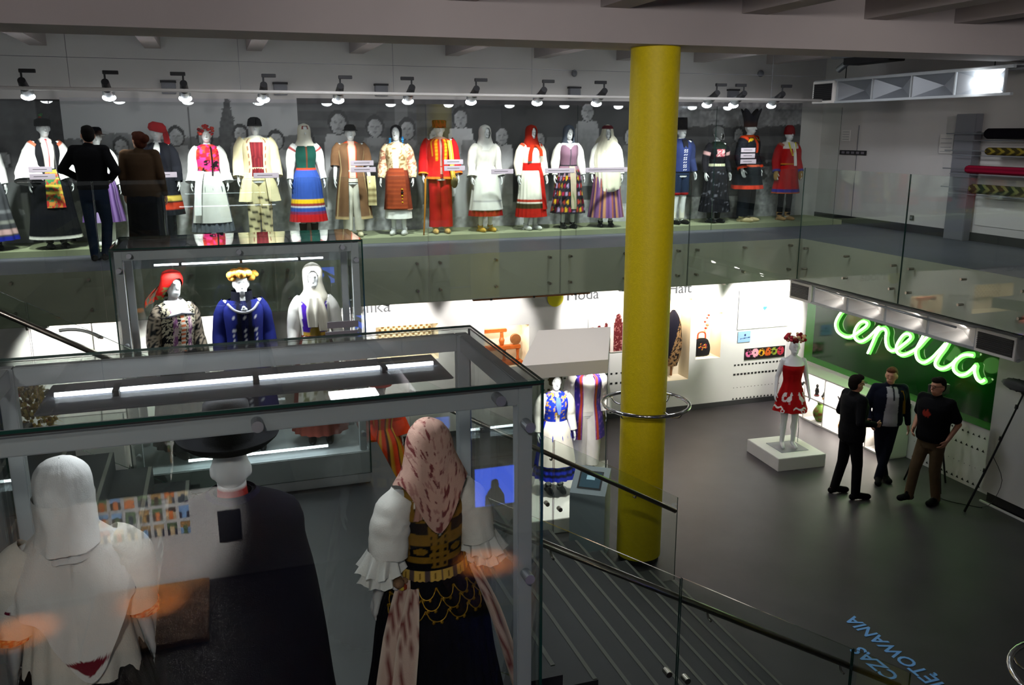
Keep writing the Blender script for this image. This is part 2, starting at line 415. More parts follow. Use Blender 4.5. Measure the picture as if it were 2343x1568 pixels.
def rail_glass(name, xa, za, xb, zb, y, th, zlo, zhi, parent):
    """sloped parallelogram pane between (xa,za) and (xb,zb), offsets zlo..zhi about the handrail line"""
    v = []
    for yy in (y - th / 2, y + th / 2):
        v += [(xa, yy, za + zlo), (xb, yy, zb + zlo), (xb, yy, zb + zhi), (xa, yy, za + zhi)]
    mb = MB(); mb.add(v, [(0, 1, 2, 3), (7, 6, 5, 4), (0, 4, 5, 1), (1, 5, 6, 2), (2, 6, 7, 3), (3, 7, 4, 0)]); mb.mi = [0, 0, 1, 1, 1, 1]
    return mb.build(name, ['glass_green', 'glass_edge'], parent)
def balustrade(label, y, off, xs, z_at, rail_ext):
    o = empty('stair_balustrade', (0, 0, 0)); tag(o, label, 'balustrade')
    for a, b in zip(xs[:-1], xs[1:]):
        rail_glass('glass_panel', a + .006, z_at(a), b - .006, z_at(b), y, .017, -.95, .16, o)
    a, b = xs[0] + rail_ext[0], xs[-1] + rail_ext[1]
    MB().tube([(a, y + off, z_at(a)), (b, y + off, z_at(b))], .024, n=12, sub=1).build('handrail', 'steel', o, smooth=True)
    n = max(2, int(abs(b - a) / .9))
    for i in range(n):
        x = a + (b - a) * (i + .5) / n; z = z_at(x)
        MB().tube([(x, y, z - .06), (x, y + off * .7, z - .055), (x, y + off, z - .02)], .008, n=8).build('bracket', 'steel', o, smooth=True)
    for x in xs[1:-1]:
        for sx in (-.07, .07):
            MB().cyl((x + sx, y - .03, z_at(x + sx) - .55), (x + sx, y + .03, z_at(x + sx) - .55), .022, n=16).build('fixing', 'steel', o)
zl = lambda x: .977 + (4.373 - x) * .566
balustrade('sloping glass stair balustrade with a steel handrail beside the yellow column', 7.70, -.06, [1.55, 3.0, 4.43], zl, (0, -.06))
balustrade('sloping glass stair balustrade in the lower foreground running down to the dark floor', 4.50, .05, [1.2, 2.637, 4.05, 4.60], zl, (0, -.05))
zu = lambda x: 3.149 - (x + 1.035) * .60
balustrade('upper flight glass balustrade with a dark handrail at the left edge of the picture', 7.70, -.06, [-2.9, -1.5, -.12], zu, (0, 0))

# ------------------------------------------------------------------ gallery glass
gb = tag(empty('gallery_balustrade', (0, 0, 0)), 'long frameless glass balustrade along the far mannequin gallery', 'balustrade')
def bolts(p, pts, axis):
    for x, y, z in pts:
        d = np.array([0, 1, 0]) if axis == 'Y' else np.array([1, 0, 0]); c = np.array([x, y, z])
        MB().cyl(c - d * .035, c + d * .05, .018, n=14).build('bolt', 'steel', p)
xs = [-3.4, -1.4, .65, 2.68, 4.61, 6.68, 8.655]
for a, b in zip(xs[:-1], xs[1:]):
    p = pane('glass_panel', (a + .006, 11.64, 2.62), (b - .006, 11.656, 4.335), 'glass_green', gb)
    bolts(p, [(x, 11.648, z) for x in (a + .16, (a + b) / 2, b - .16) for z in (2.78, 3.155)], 'Y')
gr = tag(empty('gallery_balustrade', (0, 0, 0)), 'frameless glass balustrade of the right gallery above the neon sign', 'balustrade')
ys = [11.655, 9.43, 7.35, 5.3]
for a, b in zip(ys[:-1], ys[1:]):
    p = pane('glass_panel', (8.645, b + .006, 2.62), (8.661, a - .006, 4.35), 'glass_green', gr)
    bolts(p, [(8.653, y, z) for y in (a - .16, (a + b) / 2, b + .16) for z in (2.80, 3.12)], 'X')

# ------------------------------------------------------------------ gallery plinth, murals, vitrine glass
pl = tag(bx('display_plinth', (-6, 13.30, U), (10.75, 14.38, U + .08), ['plinth_green']), 'low greenish display plinth under the row of costumed mannequins', 'plinth')
def mural_paint(kind):
    def fn(u, v):
        n1 = vnoise(u * 1.3 + 5, v * 1.3 + 2, 1 + kind); n2 = vnoise(u * 6, v * 6, 5 + kind); n3 = vnoise(u * 22, v * 22, 9 + kind, 2)
        if kind == 0:     # dark interior with faces at the left
            g = .10 + .10 * n2
            g = np.where((v < .75) & (u < 3.0), .45 + .1 * n1, g)
            for cx, cz in ((1.6, 1.25), (2.15, 1.35), (2.75, 1.22), (1.0, 1.3)):
                g = person(g, u, v, cx, cz, .11, .55, .20, n3)
            g = np.where(u > 3.25, .055 + .03 * n3, g)
        elif kind == 1:   # pale sky, tree line and villagers
            hz = 1.42 + .18 * n1 + .05 * n3
            g = np.where(v > hz, .40 + .05 * n1, .14 + .16 * n2 * n1 * 2)
            tr = (np.abs(u - 2.27) < .02 + (2.02 - v) * .20 + .06 * n3) & (v > 1.2); g = np.where(tr, .12 + .08 * n3, g)
            g = np.where((np.abs(u - 1.72) < .012) & (v > 1.3) & (v < 1.95), .15, g)
            g = np.where(v < .55 + .1 * n1, .30 + .22 * n3, g)
            for cx, cz, s in ((1.52, 1.52, .12), (1.93, 1.50, .11), (2.45, 1.56, .11), (2.97, 1.46, .12), (.35, 1.45, .12), (.75, 1.38, .11)):
                g = person(g, u, v, cx, cz, s, .42, .17 + .14 * ((cx * 7) % 1), n3)
        else:             # dark group of people in front of a timber barn
            g = .10 + .07 * n2 + .03 * (np.sin(v * 26 + n1 * 2) > .2)
            g = np.where(u > 2.6, .07 + .07 * n1, g)
            g = np.where((u > 3.9) & (v < 1.5), g + .05, g)
            g = np.where((np.abs(u - 1.63) < .10) | (np.abs(u - 2.6) < .08), g + .07, g)
            g = np.where((u > 6.4) & (v > 1.62 + .12 * n2), .16 + .3 * n3 * n2, g)
            g = np.where((u > 7.4) & (v < 1.2), .10 + .35 * n3 * (n1 > .5), g)
            g = np.where(v < .42, .22 + .25 * n3, g)
            for cx, cz, s, bt in ((.62, 1.72, .15, .30), (1.2, 1.66, .14, .16), (1.72, 1.62, .14, .14), (2.62, 1.80, .14, .36), (3.33, 1.52, .13, .30), (4.88, 1.92, .14, .22), (.1, 1.45, .13, .22), (2.2, 1.52, .13, .10), (4.0, 1.45, .12, .16), (5.7, 1.50, .13, .12), (7.9, 1.52, .12, .1)):
                g = person(g, u, v, cx, cz, s, .34, bt, n3)
            dress = (np.abs(u - 2.75) < .10 + (1.5 - v) * .16) & (v < 1.45) & (v > .2); g = np.where(dress, .36 + .1 * np.sin(u * 40) * .3, g)
            post = (np.abs(u - 3.78) < .13) & (v < .98); g = np.where(post, .38 + .25 * n3, g)
        g = np.clip(g, .02, .8) ** 1.35 * 1.9
        return np.stack([g, g, g * 1.05], -1)
    def person(g, u, v, cx, cz, s, face, body, n3):
        du, dv = (u - cx) / s, (v - cz) / s
        b = (np.abs(du) < 1.55 - .25 * np.clip(dv + 2.2, 0, 2)) & (dv < -1.1) & (dv > -9)
        g = np.where(b, body * 1.35 + .08 * n3, g)
        col = (du ** 2 / 1.1 + (dv + 1.5) ** 2 / .35 < 1); g = np.where(col, body + .14, g)
        hr = (du ** 2 + (dv - .12) ** 2 / 1.5 < 1.15); g = np.where(hr, .10, g)
        fc = (du ** 2 / .62 + (dv + .08) ** 2 / 1.05 < 1); g = np.where(fc, face, g)
        ey = ((np.abs(du) - .30) ** 2 / .03 + (dv - .12) ** 2 / .012 < 1); g = np.where(ey, face * .62, g); g = np.where(fc, g * (1.08 - .22 * np.clip(du + .3, -1, 1)) * (.82 + .4 * n3), g)
        mo = (du ** 2 / .08 + (dv + .55) ** 2 / .01 < 1); g = np.where(mo, face * .7, g); no = (np.abs(du - .06) < .10) & (dv < .05) & (dv > -.30); return np.where(no, face * .82, g)
    return fn
tag(paint_plane('mural_panel', (-5.6, 14.385, U + .06), (3.57, 0, 0), (0, 0, 2.05), 130, 80, mural_paint(0)), 'dark black and white photo mural at the left end of the gallery wall', 'mural')
tag(paint_plane('mural_panel', (-2.03, 14.385, U + .06), (3.315, 0, 0), (0, 0, 2.08), 180, 112, mural_paint(1)), 'black and white photo mural with pale sky, trees and villagers', 'mural')
tag(paint_plane('mural_panel', (1.285, 14.385, U + .06), (9.235, 0, 0), (0, 0, 2.10), 440, 104, mural_paint(2)), 'long dark black and white photo mural of a group of villagers', 'mural')
vg = tag(empty('vitrine_glass', (0, 13.22, U)), 'clear glass front standing before the row of mannequins', 'glass')
vx = [-4.6, -2.0, .6, 3.05, 5.5, 8.0, 10.5]
for a, b in zip(vx[:-1], vx[1:]):
    pane('glass_panel', (a + .004, -.005, .0), (b - .004, .005, 2.05), 'glass', vg)
# caption plates fixed to that glass
for i, (x0, x1, z, n, what) in enumerate(((-2.33, -2.02, 4.33, 2, 'the embroidered apron and black skirt'), (-.72, -.5, 4.33, 1, 'the red hooded dark coat'), (.52, .87, 4.30, 1, 'the cream coat'), (1.90, 2.27, 4.36, 2, 'the long brown coat'),
                             (3.31, 3.64, 4.36, 2, 'the red suit'), (4.06, 4.42, 4.30, 1, 'the all white costume'), (4.95, 5.45, 4.30, 1, 'the red sash costume'), (5.64, 6.4, 4.30, 1, 'the white veil'), (8.49, 8.80, 4.40, 3, 'the four pointed hat'))):
    for j in range(n):
        o = tag(bevel_box('caption_plate', (x0, 13.195, z + j * .095 - .04), (x1 - (.03 if j else 0), 13.207, z + j * .095 + .035), 'caption', w=.003),
                ('pale caption plate' if n == 1 else ('lowest', 'second', 'top')[j] + ' pale caption plate') + ' on the glass before ' + what, 'sign', 'caption plates on the gallery glass')
        bx('lettering', (x0 + .05, 13.1945, z + j * .095 - .004), (x1 - .09, 13.1952, z + j * .095 + .004), 'dark_grey', o)

# ------------------------------------------------------------------ wall that the showcase glass mirrors (under the near gallery)
struct(bx('wall_near', (-6.5, -3.6, 0), (3.5, -3.45, 2.6), 'white_wall'))
# ================================================================== figures
def body_parts(j, slim=1.0, hands=True, feet=True, under=1.0):
    """one continuous human figure from its joints; local frame faces -Y, feet on z=0"""
    hc, hy = np.array(j['head']), j.get('head_yaw', 0.0)
    R = Matrix.Rotation(hy, 3, 'Z')
    def hp(x, y, z): return tuple(hc + np.array(R @ Vector((x, y, z))))
    R4 = R.to_4x4()
    P = [('e', hp(0, .008, .012), (.076, .096, .108), R4), ('e', hp(0, -.018, -.05), (.056, .066, .072), R4), ('e', hp(0, -.04, -.088), (.028, .03, .026), R4),
         ('c', hp(0, -.088, .015), hp(0, -.108, -.022), .009, .015), ('c', hp(-.03, -.082, .03), hp(.03, -.082, .03), .012, .012),
         ('c', hp(-.016, -.083, -.058), hp(.016, -.083, -.058), .010, .010), ('e', hp(.077, .012, -.008), (.010, .022, .032), R4), ('e', hp(-.077, .012, -.008), (.010, .022, .032), R4),
         ('c', j['neck'], hp(0, .012, -.07), .054 * slim, .048 * slim)]
    T = j['torso']; P.append(('l', [(z, rx * slim * under, ry * slim * under, cx, cyy) for z, rx, ry, cx, cyy in T]))
    for s in ('l', 'r'):
        sh, el, wr = j['sh' + s], j['el' + s], j['wr' + s]
        P += [('c', sh, el, .050 * slim, .037 * slim), ('c', el, wr, .037 * slim, .026 * slim)]
        if hands: P += hand_parts(np.array(el, float), np.array(wr, float), 1 if s == 'l' else -1, j.get('curl', .35), j.get('palm' + s))
        hi, kn, an = j['hi' + s], j['kn' + s], j['an' + s]
        u_ = slim * (under if under == 1.0 else .72)
        P += [('c', hi, kn, .085 * u_, .056 * u_), ('c', kn, an, .056 * u_, .036 * u_), ('e', tuple(np.array(kn) * .6 + np.array(an) * .4 + np.array([0, .015, 0])), (.052 * u_, .056 * u_, .10))]
        if feet:
            to = np.array(j['to' + s], float); an = np.array(an, float)
            P += [('c', tuple(an + (0, 0, -.02)), tuple(to), .036, .026), ('c', tuple(an + (0, 0, -.03)), tuple(an + (an - to) * .25 + (0, 0, -.035)), .034, .03)]
    return P
def hand_parts(el, wr, side, curl, palm=None):
    d = wr - el; d /= np.linalg.norm(d)
    n = np.array(palm if palm is not None else (-side * 1.0, 0, 0), float); n = n - d * (n @ d); n /= max(np.linalg.norm(n), 1e-6)   # palm normal
    b = np.cross(d, n) * (1 if True else 1)
    if b[1] > 0 and palm is None: b = -b          # thumb side points forward
    P = [('c', tuple(wr + d * .005 - b * .012), tuple(wr + d * .075 - b * .022), .018, .016), ('c', tuple(wr + d * .005 + b * .010), tuple(wr + d * .078 + b * .020), .019, .016)]
    for k, (off, L) in enumerate(((.028, .068), (.010, .076), (-.009, .071), (-.027, .056))):
        p0 = wr + d * .082 + b * off; p1 = p0 + d * L * .5 + n * L * curl * .3; p2 = p1 + d * L * .38 + n * L * curl * .75
        P += [('c', tuple(p0), tuple(p1), .0092, .0085), ('c', tuple(p1), tuple(p2), .0085, .0072)]
    t0 = wr + d * .028 + b * .026; t1 = t0 + d * .032 + b * .026 + n * .012; t2 = t1 + d * .030 + b * .006 + n * .012
    P += [('c', tuple(t0), tuple(t1), .012, .0105), ('c', tuple(t1), tuple(t2), .0105, .0085)]
    return P
FEM = dict(head=(0, -.01, 1.565), neck=(0, .015, 1.40),
           torso=[(.80, .15, .11, 0, 0), (.92, .172, .125, 0, 0), (1.05, .130, .098, 0, 0), (1.20, .150, .118, 0, -.012), (1.26, .155, .125, 0, -.015), (1.34, .165, .095, 0, 0), (1.40, .115, .065, 0, .01), (1.435, .055, .05, 0, .012)],
           shl=(.155, .005, 1.355), ell=(.225, .03, 1.10), wrl=(.255, -.045, .885), shr=(-.155, .005, 1.355), elr=(-.225, .03, 1.10), wrr=(-.255, -.045, .885),
           hil=(.085, 0, .86), knl=(.082, -.012, .47), anl=(.085, .02, .075), tol=(.10, -.13, .03), hir=(-.085, 0, .86), knr=(-.082, -.012, .47), anr=(-.085, .02, .075), tor=(-.10, -.13, .03))
MAL = dict(FEM); MAL.update(torso=[(.80, .15, .11, 0, 0), (.92, .162, .12, 0, 0), (1.05, .148, .108, 0, 0), (1.20, .168, .122, 0, -.008), (1.30, .182, .118, 0, -.006), (1.37, .175, .088, 0, .004), (1.41, .115, .065, 0, .01), (1.44, .06, .055, 0, .012)],
           shl=(.18, .005, 1.37), ell=(.245, .03, 1.11), wrl=(.27, -.05, .89), shr=(-.18, .005, 1.37), elr=(-.245, .03, 1.11), wrr=(-.27, -.05, .89))
_bf = blob('body', body_parts(FEM), .0085, 'mannequin'); BODY_F = _bf.data; bpy.data.objects.remove(_bf)
_bm = blob('body', body_parts(MAL, 1.05), .0085, 'mannequin'); BODY_M = _bm.data; bpy.data.objects.remove(_bm)

# ------------------------------------------------------------------ garments
def cint(x, xs, ys):
    xs, ys = np.array(xs, float), np.array(ys, float); m = np.gradient(ys, xs)
    i = np.clip(np.searchsorted(xs, x) - 1, 0, len(xs) - 2); h = xs[i + 1] - xs[i]; t = np.clip((x - xs[i]) / h, 0, 1)
    return (2 * t ** 3 - 3 * t ** 2 + 1) * ys[i] + (t ** 3 - 2 * t ** 2 + t) * h * m[i] + (-2 * t ** 3 + 3 * t ** 2) * ys[i + 1] + (t ** 3 - t ** 2) * h * m[i + 1]
def shell(m, name, prof, colfn, nth=56, nz=36, th=(-PI, PI), pleat=(0, 0, 0), keep=None, mt='cloth', off=0.0, zwave=(0, 0), jitter=.0, hemfn=None):
    """cloth shell lofted through elliptical rings (z, rx, ry[, cx, cy]); th=0 faces front"""
    pr_ = [tuple(p) + (0,) * (5 - len(p)) for p in prof]; pr_.sort(key=lambda p: p[0])
    A = np.array(pr_); zz = np.linspace(A[0, 0], A[-1, 0], nz)
    full = abs((th[1] - th[0]) - 2 * PI) < 1e-6
    tt = np.linspace(th[0], th[1], nth, endpoint=not full)
    T, Z = np.meshgrid(tt, zz)
    rx, ry, cx, cyy = [cint(Z, A[:, 0], A[:, k]) for k in (1, 2, 3, 4)]
    k, a0, a1 = pleat; f = (Z - zz[0]) / (zz[-1] - zz[0])
    w = 1 + (a1 * (1 - f) + a0 * f) * (np.cos(k * T + 2.0 * np.sin(T * 2 + 1)) if k else 0)
    if jitter: w = w + jitter * (vnoise(T * 2.2 + 9, Z * 7, 3, 3) - .5)
    X = cx + (rx * w + off) * np.sin(T); Y = cyy - (ry * w + off) * np.cos(T)
    Zo = Z + (zwave[1] * (1 - f) * np.cos(zwave[0] * T) if zwave[0] else 0)
    if hemfn is not None: Zo = Zo + (1 - f) * hemfn(T)
    P = np.stack([X, Y, Zo], -1)
    col = colfn(T, Z, X, Y) if callable(colfn) else np.broadcast_to(colfn, P.shape)
    kp = None
    if keep is not None: kp = keep(T, Z, X, Y)
    return MB().grid(P, cu=full, col=col, keep=kp).build(name, mt, m, smooth=True)
def c3(c, shape): return np.broadcast_to(np.asarray(c, float), shape + (3,)).copy()
def solid(h, var=.12, seed=3):
    c = H(h)
    def fn(T, Z, X, Y): return c3(c, T.shape) * (1 + var * (vnoise(T * 5 + 7, Z * 14, seed) - .5) * 2)[..., None]
    return fn
def bands(base, lst, var=.1):
    def fn(T, Z, X, Y):
        c = solid(base, var)(T, Z, X, Y)
        for z0, z1, h in lst: c[(Z >= z0) & (Z <= z1)] = H(h)
        return c
    return fn
def vstripes(cols, n, var=.1):
    cc = np.array([H(h) for h in cols])
    def fn(T, Z, X, Y):
        i = np.floor((T / (2 * PI) + .5) * n).astype(int) % len(cols); return cc[i] * (1 + var * (vnoise(T * 9, Z * 9, 2) - .5))[..., None]
    return fn
def spots(base, cols, k=14, dz=.09, r=.35, var=.08):
    cc = [H(h) for h in cols]
    def fn(T, Z, X, Y):
        c = solid(base, var)(T, Z, X, Y)
        row = np.floor(Z / dz); a = (T / (2 * PI) * k + .5 * (row % 2)); ci = np.floor(a)
        d = ((a - ci - .5) ** 2 + ((Z / dz) - row - .5) ** 2) ** .5
        for i, h in enumerate(cc): c[(d < r) & ((ci + row * 3).astype(int) % len(cc) == i)] = h
        return c
    return fn
BOD_F = [(.98, .150, .118), (1.04, .140, .108), (1.12, .146, .115, 0, -.005), (1.22, .163, .132, 0, -.014), (1.30, .172, .122, 0, -.008), (1.36, .172, .098, 0, 0), (1.40, .125, .075, 0, .008), (1.43, .066, .058, 0, .012)]
BOD_M = [(.90, .178, .136), (1.0, .172, .13), (1.10, .172, .13), (1.22, .185, .138, 0, -.008), (1.32, .198, .13, 0, -.004), (1.38, .19, .10, 0, .004), (1.42, .125, .078, 0, .01), (1.45, .07, .064, 0, .012)]
def bodice(m, colfn, name='bodice', prof=None, off=0.0, **k): return shell(m, name, prof or (BOD_M if m.get('sex') == 'm' else BOD_F), colfn, off=off, **k)
def sleeves(m, colfn, r=(.058, .075, .07, .05), end=1.0, name='sleeve', sides=(1, -1), mt='cloth', wr=.02, n=22):
    J = MAL if m.get('sex') == 'm' else FEM
    for s in sides:
        sh, el, wrp = [np.array(J[k + ('l' if s > 0 else 'r')]) for k in ('sh', 'el', 'wr')]
        pts = smooth_path(np.array([sh + (-s * .03, 0, .015), sh + (s * .022, .005, -.05), (sh + el) / 2 + (s * .012, 0, 0), el, (el + wrp) / 2, wrp]), 6)
        L = max(3, int(len(pts) * end)); pts = pts[:L]
        Tn, A, B = frames(pts); t = np.linspace(0, 2 * PI, n, endpoint=False); f = np.linspace(0, 1, L)
        R = np.interp(f, np.linspace(0, 1, len(r)), r)
        W = 1 + wr * 8 * (vnoise(np.tile(t / 2 / PI * 8, (L, 1)), np.tile(f[:, None] * 9, (1, n)), 4 + s) - .5)
        Q = R[:, None] * W
        G = pts[:, None] + Q[..., None] * (np.cos(t)[None, :, None] * A[:, None] + np.sin(t)[None, :, None] * B[:, None])
        T, Fz = np.meshgrid(t, f)
        col = colfn(T, Fz, G[..., 0], G[..., 1]) if callable(colfn) else np.broadcast_to(colfn, G.shape)
        mb = MB().grid(G, cu=True, col=col)
        mb.build(name, mt, m, smooth=True)
def skirt(m, colfn, z0=1.05, z1=.14, r1=.30, ry1=.27, pl=16, amp=.05, name='skirt', r0=.142, ry0=.112, mt='cloth', mid=None, **k):
    h = z0 - z1
    prof = [(z1, r1, ry1), (z1 + h * .45, r0 + (r1 - r0) * .66, ry0 + (ry1 - ry0) * .66), (z1 + h * .82, r0 + (r1 - r0) * .34 + .01, ry0 + (ry1 - ry0) * .34 + .01), (z0, r0, ry0)]
    return shell(m, name, prof, colfn, nth=k.pop('nth', 80), nz=k.pop('nz', 40), pleat=(pl, .008, amp), mt=mt, **k)
def apron(m, colfn, z0=1.04, z1=.35, hw=.75, r1=.30, ry1=.27, name='apron', zsk=.14, off=.016, r0=.142, ry0=.112, mt='cloth', c=0.0, **k):
    h = z0 - zsk
    def at(z): f = np.clip((z0 - z) / h, 0, 1); return np.interp(f, [0, .18, .55, 1], [0, .34, .66, 1])
    prof = [(z, r0 + (r1 - r0) * float(at(z)) + .006, ry0 + (ry1 - ry0) * float(at(z)) + .006) for z in np.linspace(z1, z0, 6)]
    return shell(m, name, prof, colfn, nth=30, nz=30, th=(c - hw, c + hw), off=off, mt=mt, pleat=(10, .004, .02), **k)
def coat(m, colfn, z1=.45, r1=.27, ry1=.22, gap=.35, name='coat', sex=None, top=1.43, mt='cloth', **k):
    b = BOD_M if m.get('sex') == 'm' else BOD_F
    prof = [(z1, r1, ry1), (z1 + (.95 - z1) * .5, (r1 + .20) / 2 + .01, (ry1 + .15) / 2 + .01), (.95, .205, .155)] + [(p[0], p[1] + .022, p[2] + .022) + tuple(p[3:]) for p in b if p[0] > .99 and p[0] <= top]
    return shell(m, name, prof, colfn, th=(gap, 2 * PI - gap), nth=60, nz=44, pleat=(9, .0, .03), mt=mt, **k)
def trousers(m, colfn, z1=.10, r=(.105, .085, .075), name='trousers', mt='cloth'):
    mb = MB()
    J = FEM
    for s in (1, -1):
        zz = np.linspace(.93, z1, 26); t = np.linspace(0, 2 * PI, 24, endpoint=False); T, Z = np.meshgrid(t, zz)
        R = np.interp(-Z, [-.93, -.5, -z1], r) * (1 + .06 * (vnoise(T * 1.3, Z * 14, 5 + s) - .5) * 2)
        cx = s * np.interp(-Z, [-.93, -.47, -.08], [.075, .085, .09]); cyy = np.interp(-Z, [-.93, -.47, -.08], [0, -.01, .01])
        G = np.stack([cx + R * np.sin(T), cyy - R * np.cos(T), Z], -1)
        col = colfn(T, Z, G[..., 0], G[..., 1]); mb.grid(G, cu=True, col=col)
    zz = np.linspace(.84, 1.02, 8); t = np.linspace(0, 2 * PI, 36, endpoint=False); T, Z = np.meshgrid(t, zz)
    G = np.stack([.175 * np.sin(T), -.13 * np.cos(T), Z], -1); mb.grid(G, cu=True, col=colfn(T, Z, G[..., 0], G[..., 1]))
    return mb.build(name, mt, m, smooth=True)
def boots(m, h='#0c0c0d', top=.36, r=.062, name='boot', mt='silk', toe=.155):
    for s in (1, -1):
        c = H(h); mb = MB()
        mb.tube([(s * .088, .015, top), (s * .088, .018, top * .55 + .03), (s * .087, .02, .07)], [r, r * .9, .047], n=18, col=c)
        mb.ell((s * .094, -.06, .034), (.046, toe, .042), 18, 10, col=c); mb.box((s * .094 - .04, .015, 0), (s * .094 + .04, .085, .025), c)
        mb.build(name, mt, m, smooth=True)
def shoes(m, h='#0c0c0d', name='shoe'): return boots(m, h, .10, .048, name)
def hood(m, colfn, prof=None, face=.62, zf=(1.475, 1.645), name='kerchief', mt='cloth', **k):
    prof = prof or [(1.37, .165, .12, 0, .01), (1.43, .125, .10, 0, .01), (1.50, .102, .105, 0, .005), (1.58, .100, .118, 0, 0), (1.64, .088, .106, 0, 0), (1.68, .055, .07, 0, .005), (1.697, .01, .012, 0, .01)]
    def keep(T, Z, X, Y):
        zc, zh = (zf[0] + zf[1]) / 2, (zf[1] - zf[0]) / 2
        ok = ((T / face) ** 2 + ((Z - zc) / zh) ** 2) > 1
        return ok
    return shell(m, name, prof, colfn, nth=k.pop('nth', 64), nz=k.pop('nz', 40), keep=keep, mt=mt, **k)
def hat(m, prof, h, name='hat', tilt=(0, 0), mt='cloth', n=36, z=0.0, y=0.0, var=.1):
    """lathe of (r, z) pairs centred on the head"""
    t = np.linspace(0, 2 * PI, n, endpoint=False); A = np.array(prof, float)
    G = np.stack([A[:, 0, None] * np.cos(t), A[:, 0, None] * np.sin(t) * 1.12, A[:, 1, None] + 0 * t], -1)
    M = Matrix.Translation((0, y, 1.56 + z)) @ Matrix.Rotation(tilt[0], 4, 'X') @ Matrix.Rotation(tilt[1], 4, 'Y')
    G = xf(G.reshape(-1, 3), M).reshape(G.shape)
    if callable(h): c = h(np.tile(t, (len(A), 1)), A[:, 1, None] + 0 * t[None])
    else: c = np.tile(H(h), (len(A) * n, 1))
    return MB().grid(G, cu=True, col=c).build(name, mt, m, smooth=True)
def lumps(m, name, pts, r, cols, mt='cloth', seed=1):
    rs = np.random.RandomState(seed); mb = MB()
    for i, p in enumerate(pts):
        rr = r * (.7 + .6 * rs.rand()); mb.ell(p, (rr, rr, rr * .8), 8, 6, col=H(cols[rs.randint(len(cols))]))
    return mb.build(name, mt, m, smooth=True)
def strip(m, name, path, width, colfn, axis=(1, 0, 0), mt='cloth', sub=6, nu=7, thick=.004):
    """hanging ribbon of cloth along a path"""
    P = smooth_path(np.array(path, float), sub); a = np.array(axis, float)
    W = np.interp(np.linspace(0, 1, len(P)), np.linspace(0, 1, len(width)), width) if np.ndim(width) else np.full(len(P), width)
    u = np.linspace(-.5, .5, nu)
    G = P[:, None] + (u[None, :, None] * W[:, None, None]) * a
    nrm = np.cross(a, P[-1] - P[0]); nrm /= max(np.linalg.norm(nrm), 1e-6)
    U_, V_ = np.meshgrid(u, np.linspace(0, 1, len(P)))
    G = G + nrm * (.006 * np.cos(u * 9))[None, :, None]
    col = colfn(U_, V_) if callable(colfn) else np.broadcast_to(H(colfn), G.shape)
    mb = MB(); mb.grid(G, col=col); mb.grid(G[:, ::-1] + nrm * thick, col=col[:, ::-1])
    return mb.build(name, mt, m, smooth=True)
def figure(label, x, y, z, s=1.0, rz=0.0, sex='f', group='costumed mannequins in the gallery row'):
    m = empty('mannequin', (x, y, z), rz, s); m['sex'] = sex; m.scale[0] = s * (.86 if 'middle' in group else .97); tag(m, label, 'mannequin', group)
    link('body', BODY_M if sex == 'm' else BODY_F, m)
    return m
BRIM = [(.002, .155), (.06, .152), (.088, .13), (.094, .08), (.096, .055), (.15, .048), (.153, .043), (.096, .045)]
CAP = [(.002, .14), (.05, .135), (.085, .11), (.099, .06), (.102, .03), (.106, .02), (.100, .015)]

# ------------------------------------------------------------------ the row on the far gallery (left to right)
GZ, GY = U + .08, 13.66
m = figure('mannequin half cut by the left edge in a striped skirt with a blue hem', -2.98, GY, GZ, 1.0, .3)
bodice(m, solid('#222838')); sleeves(m, solid('#e8e8e8')); skirt(m, bands('#4a4a50', [(.14, .20, '#1c2aa0'), (.22, .30, '#d8b0b0'), (.36, .42, '#8d8d88'), (.5, .55, '#7a7a80')]), r1=.36, ry1=.33); shoes(m); hood(m, solid('#8890a0'))

m = figure('mannequin in white wing sleeves, black waistcoat, flowered apron and black lace hemmed skirt', -2.16, GY - .05, GZ, 1.04, .35)
bodice(m, lambda T, Z, X, Y: np.where((np.abs(X) < .05 + (Z - 1.1) * .06)[..., None] & (Y < 0)[..., None], np.where((np.abs(X) < .012)[..., None], H('#c03848'), H('#efe6dd')), H('#0e0f14')))
sleeves(m, bands('#f2f2f0', [(0, .12, '#c86a50')]), r=(.07, .085, .10, .13, .17, .19), end=1.0, wr=.03)
skirt(m, bands('#0b0c12', [(.12, .165, '#eeece4')]), z1=.14, r1=.33, ry1=.29, pl=30, amp=.035)
apron(m, lambda T, Z, X, Y: np.where((Z > .66)[..., None] & ((np.sin(Z * 70) > .55))[..., None], H('#d9c24a'), np.where((vnoise(X * 30, Z * 30, 4) > .55)[..., None], H('#b8302c'), np.where((vnoise(X * 25 + 9, Z * 25, 6) > .5)[..., None], H('#2f7a4a'), H('#c8803c')))), z1=.55, hw=.42, r1=.33, ry1=.29)
hat(m, [(.002, .13), (.06, .13), (.10, .11), (.108, .05), (.104, .03)], '#0d1210'); lumps(m, 'plume', [(-.03, -.02, 1.70), (-.02, 0, 1.725), (.0, .02, 1.74)], .022, ['#7a3a20', '#3a6a3a']); boots(m, '#0a0a0a', .30)

m = figure('mannequin in a white shirt, black hat and purple striped skirt behind the standing visitor', -1.53, GY, GZ, .96, .2)
bodice(m, solid('#f0f0f0')); sleeves(m, solid('#f4f4f4'), r=(.06, .075, .07, .045)); skirt(m, vstripes(['#6a4a88', '#8a6aa8', '#4c3366', '#a08ab8'], 44), z1=.36, r1=.30, ry1=.27)
hat(m, BRIM, '#14141a'); boots(m, '#e9e9e6', .42)

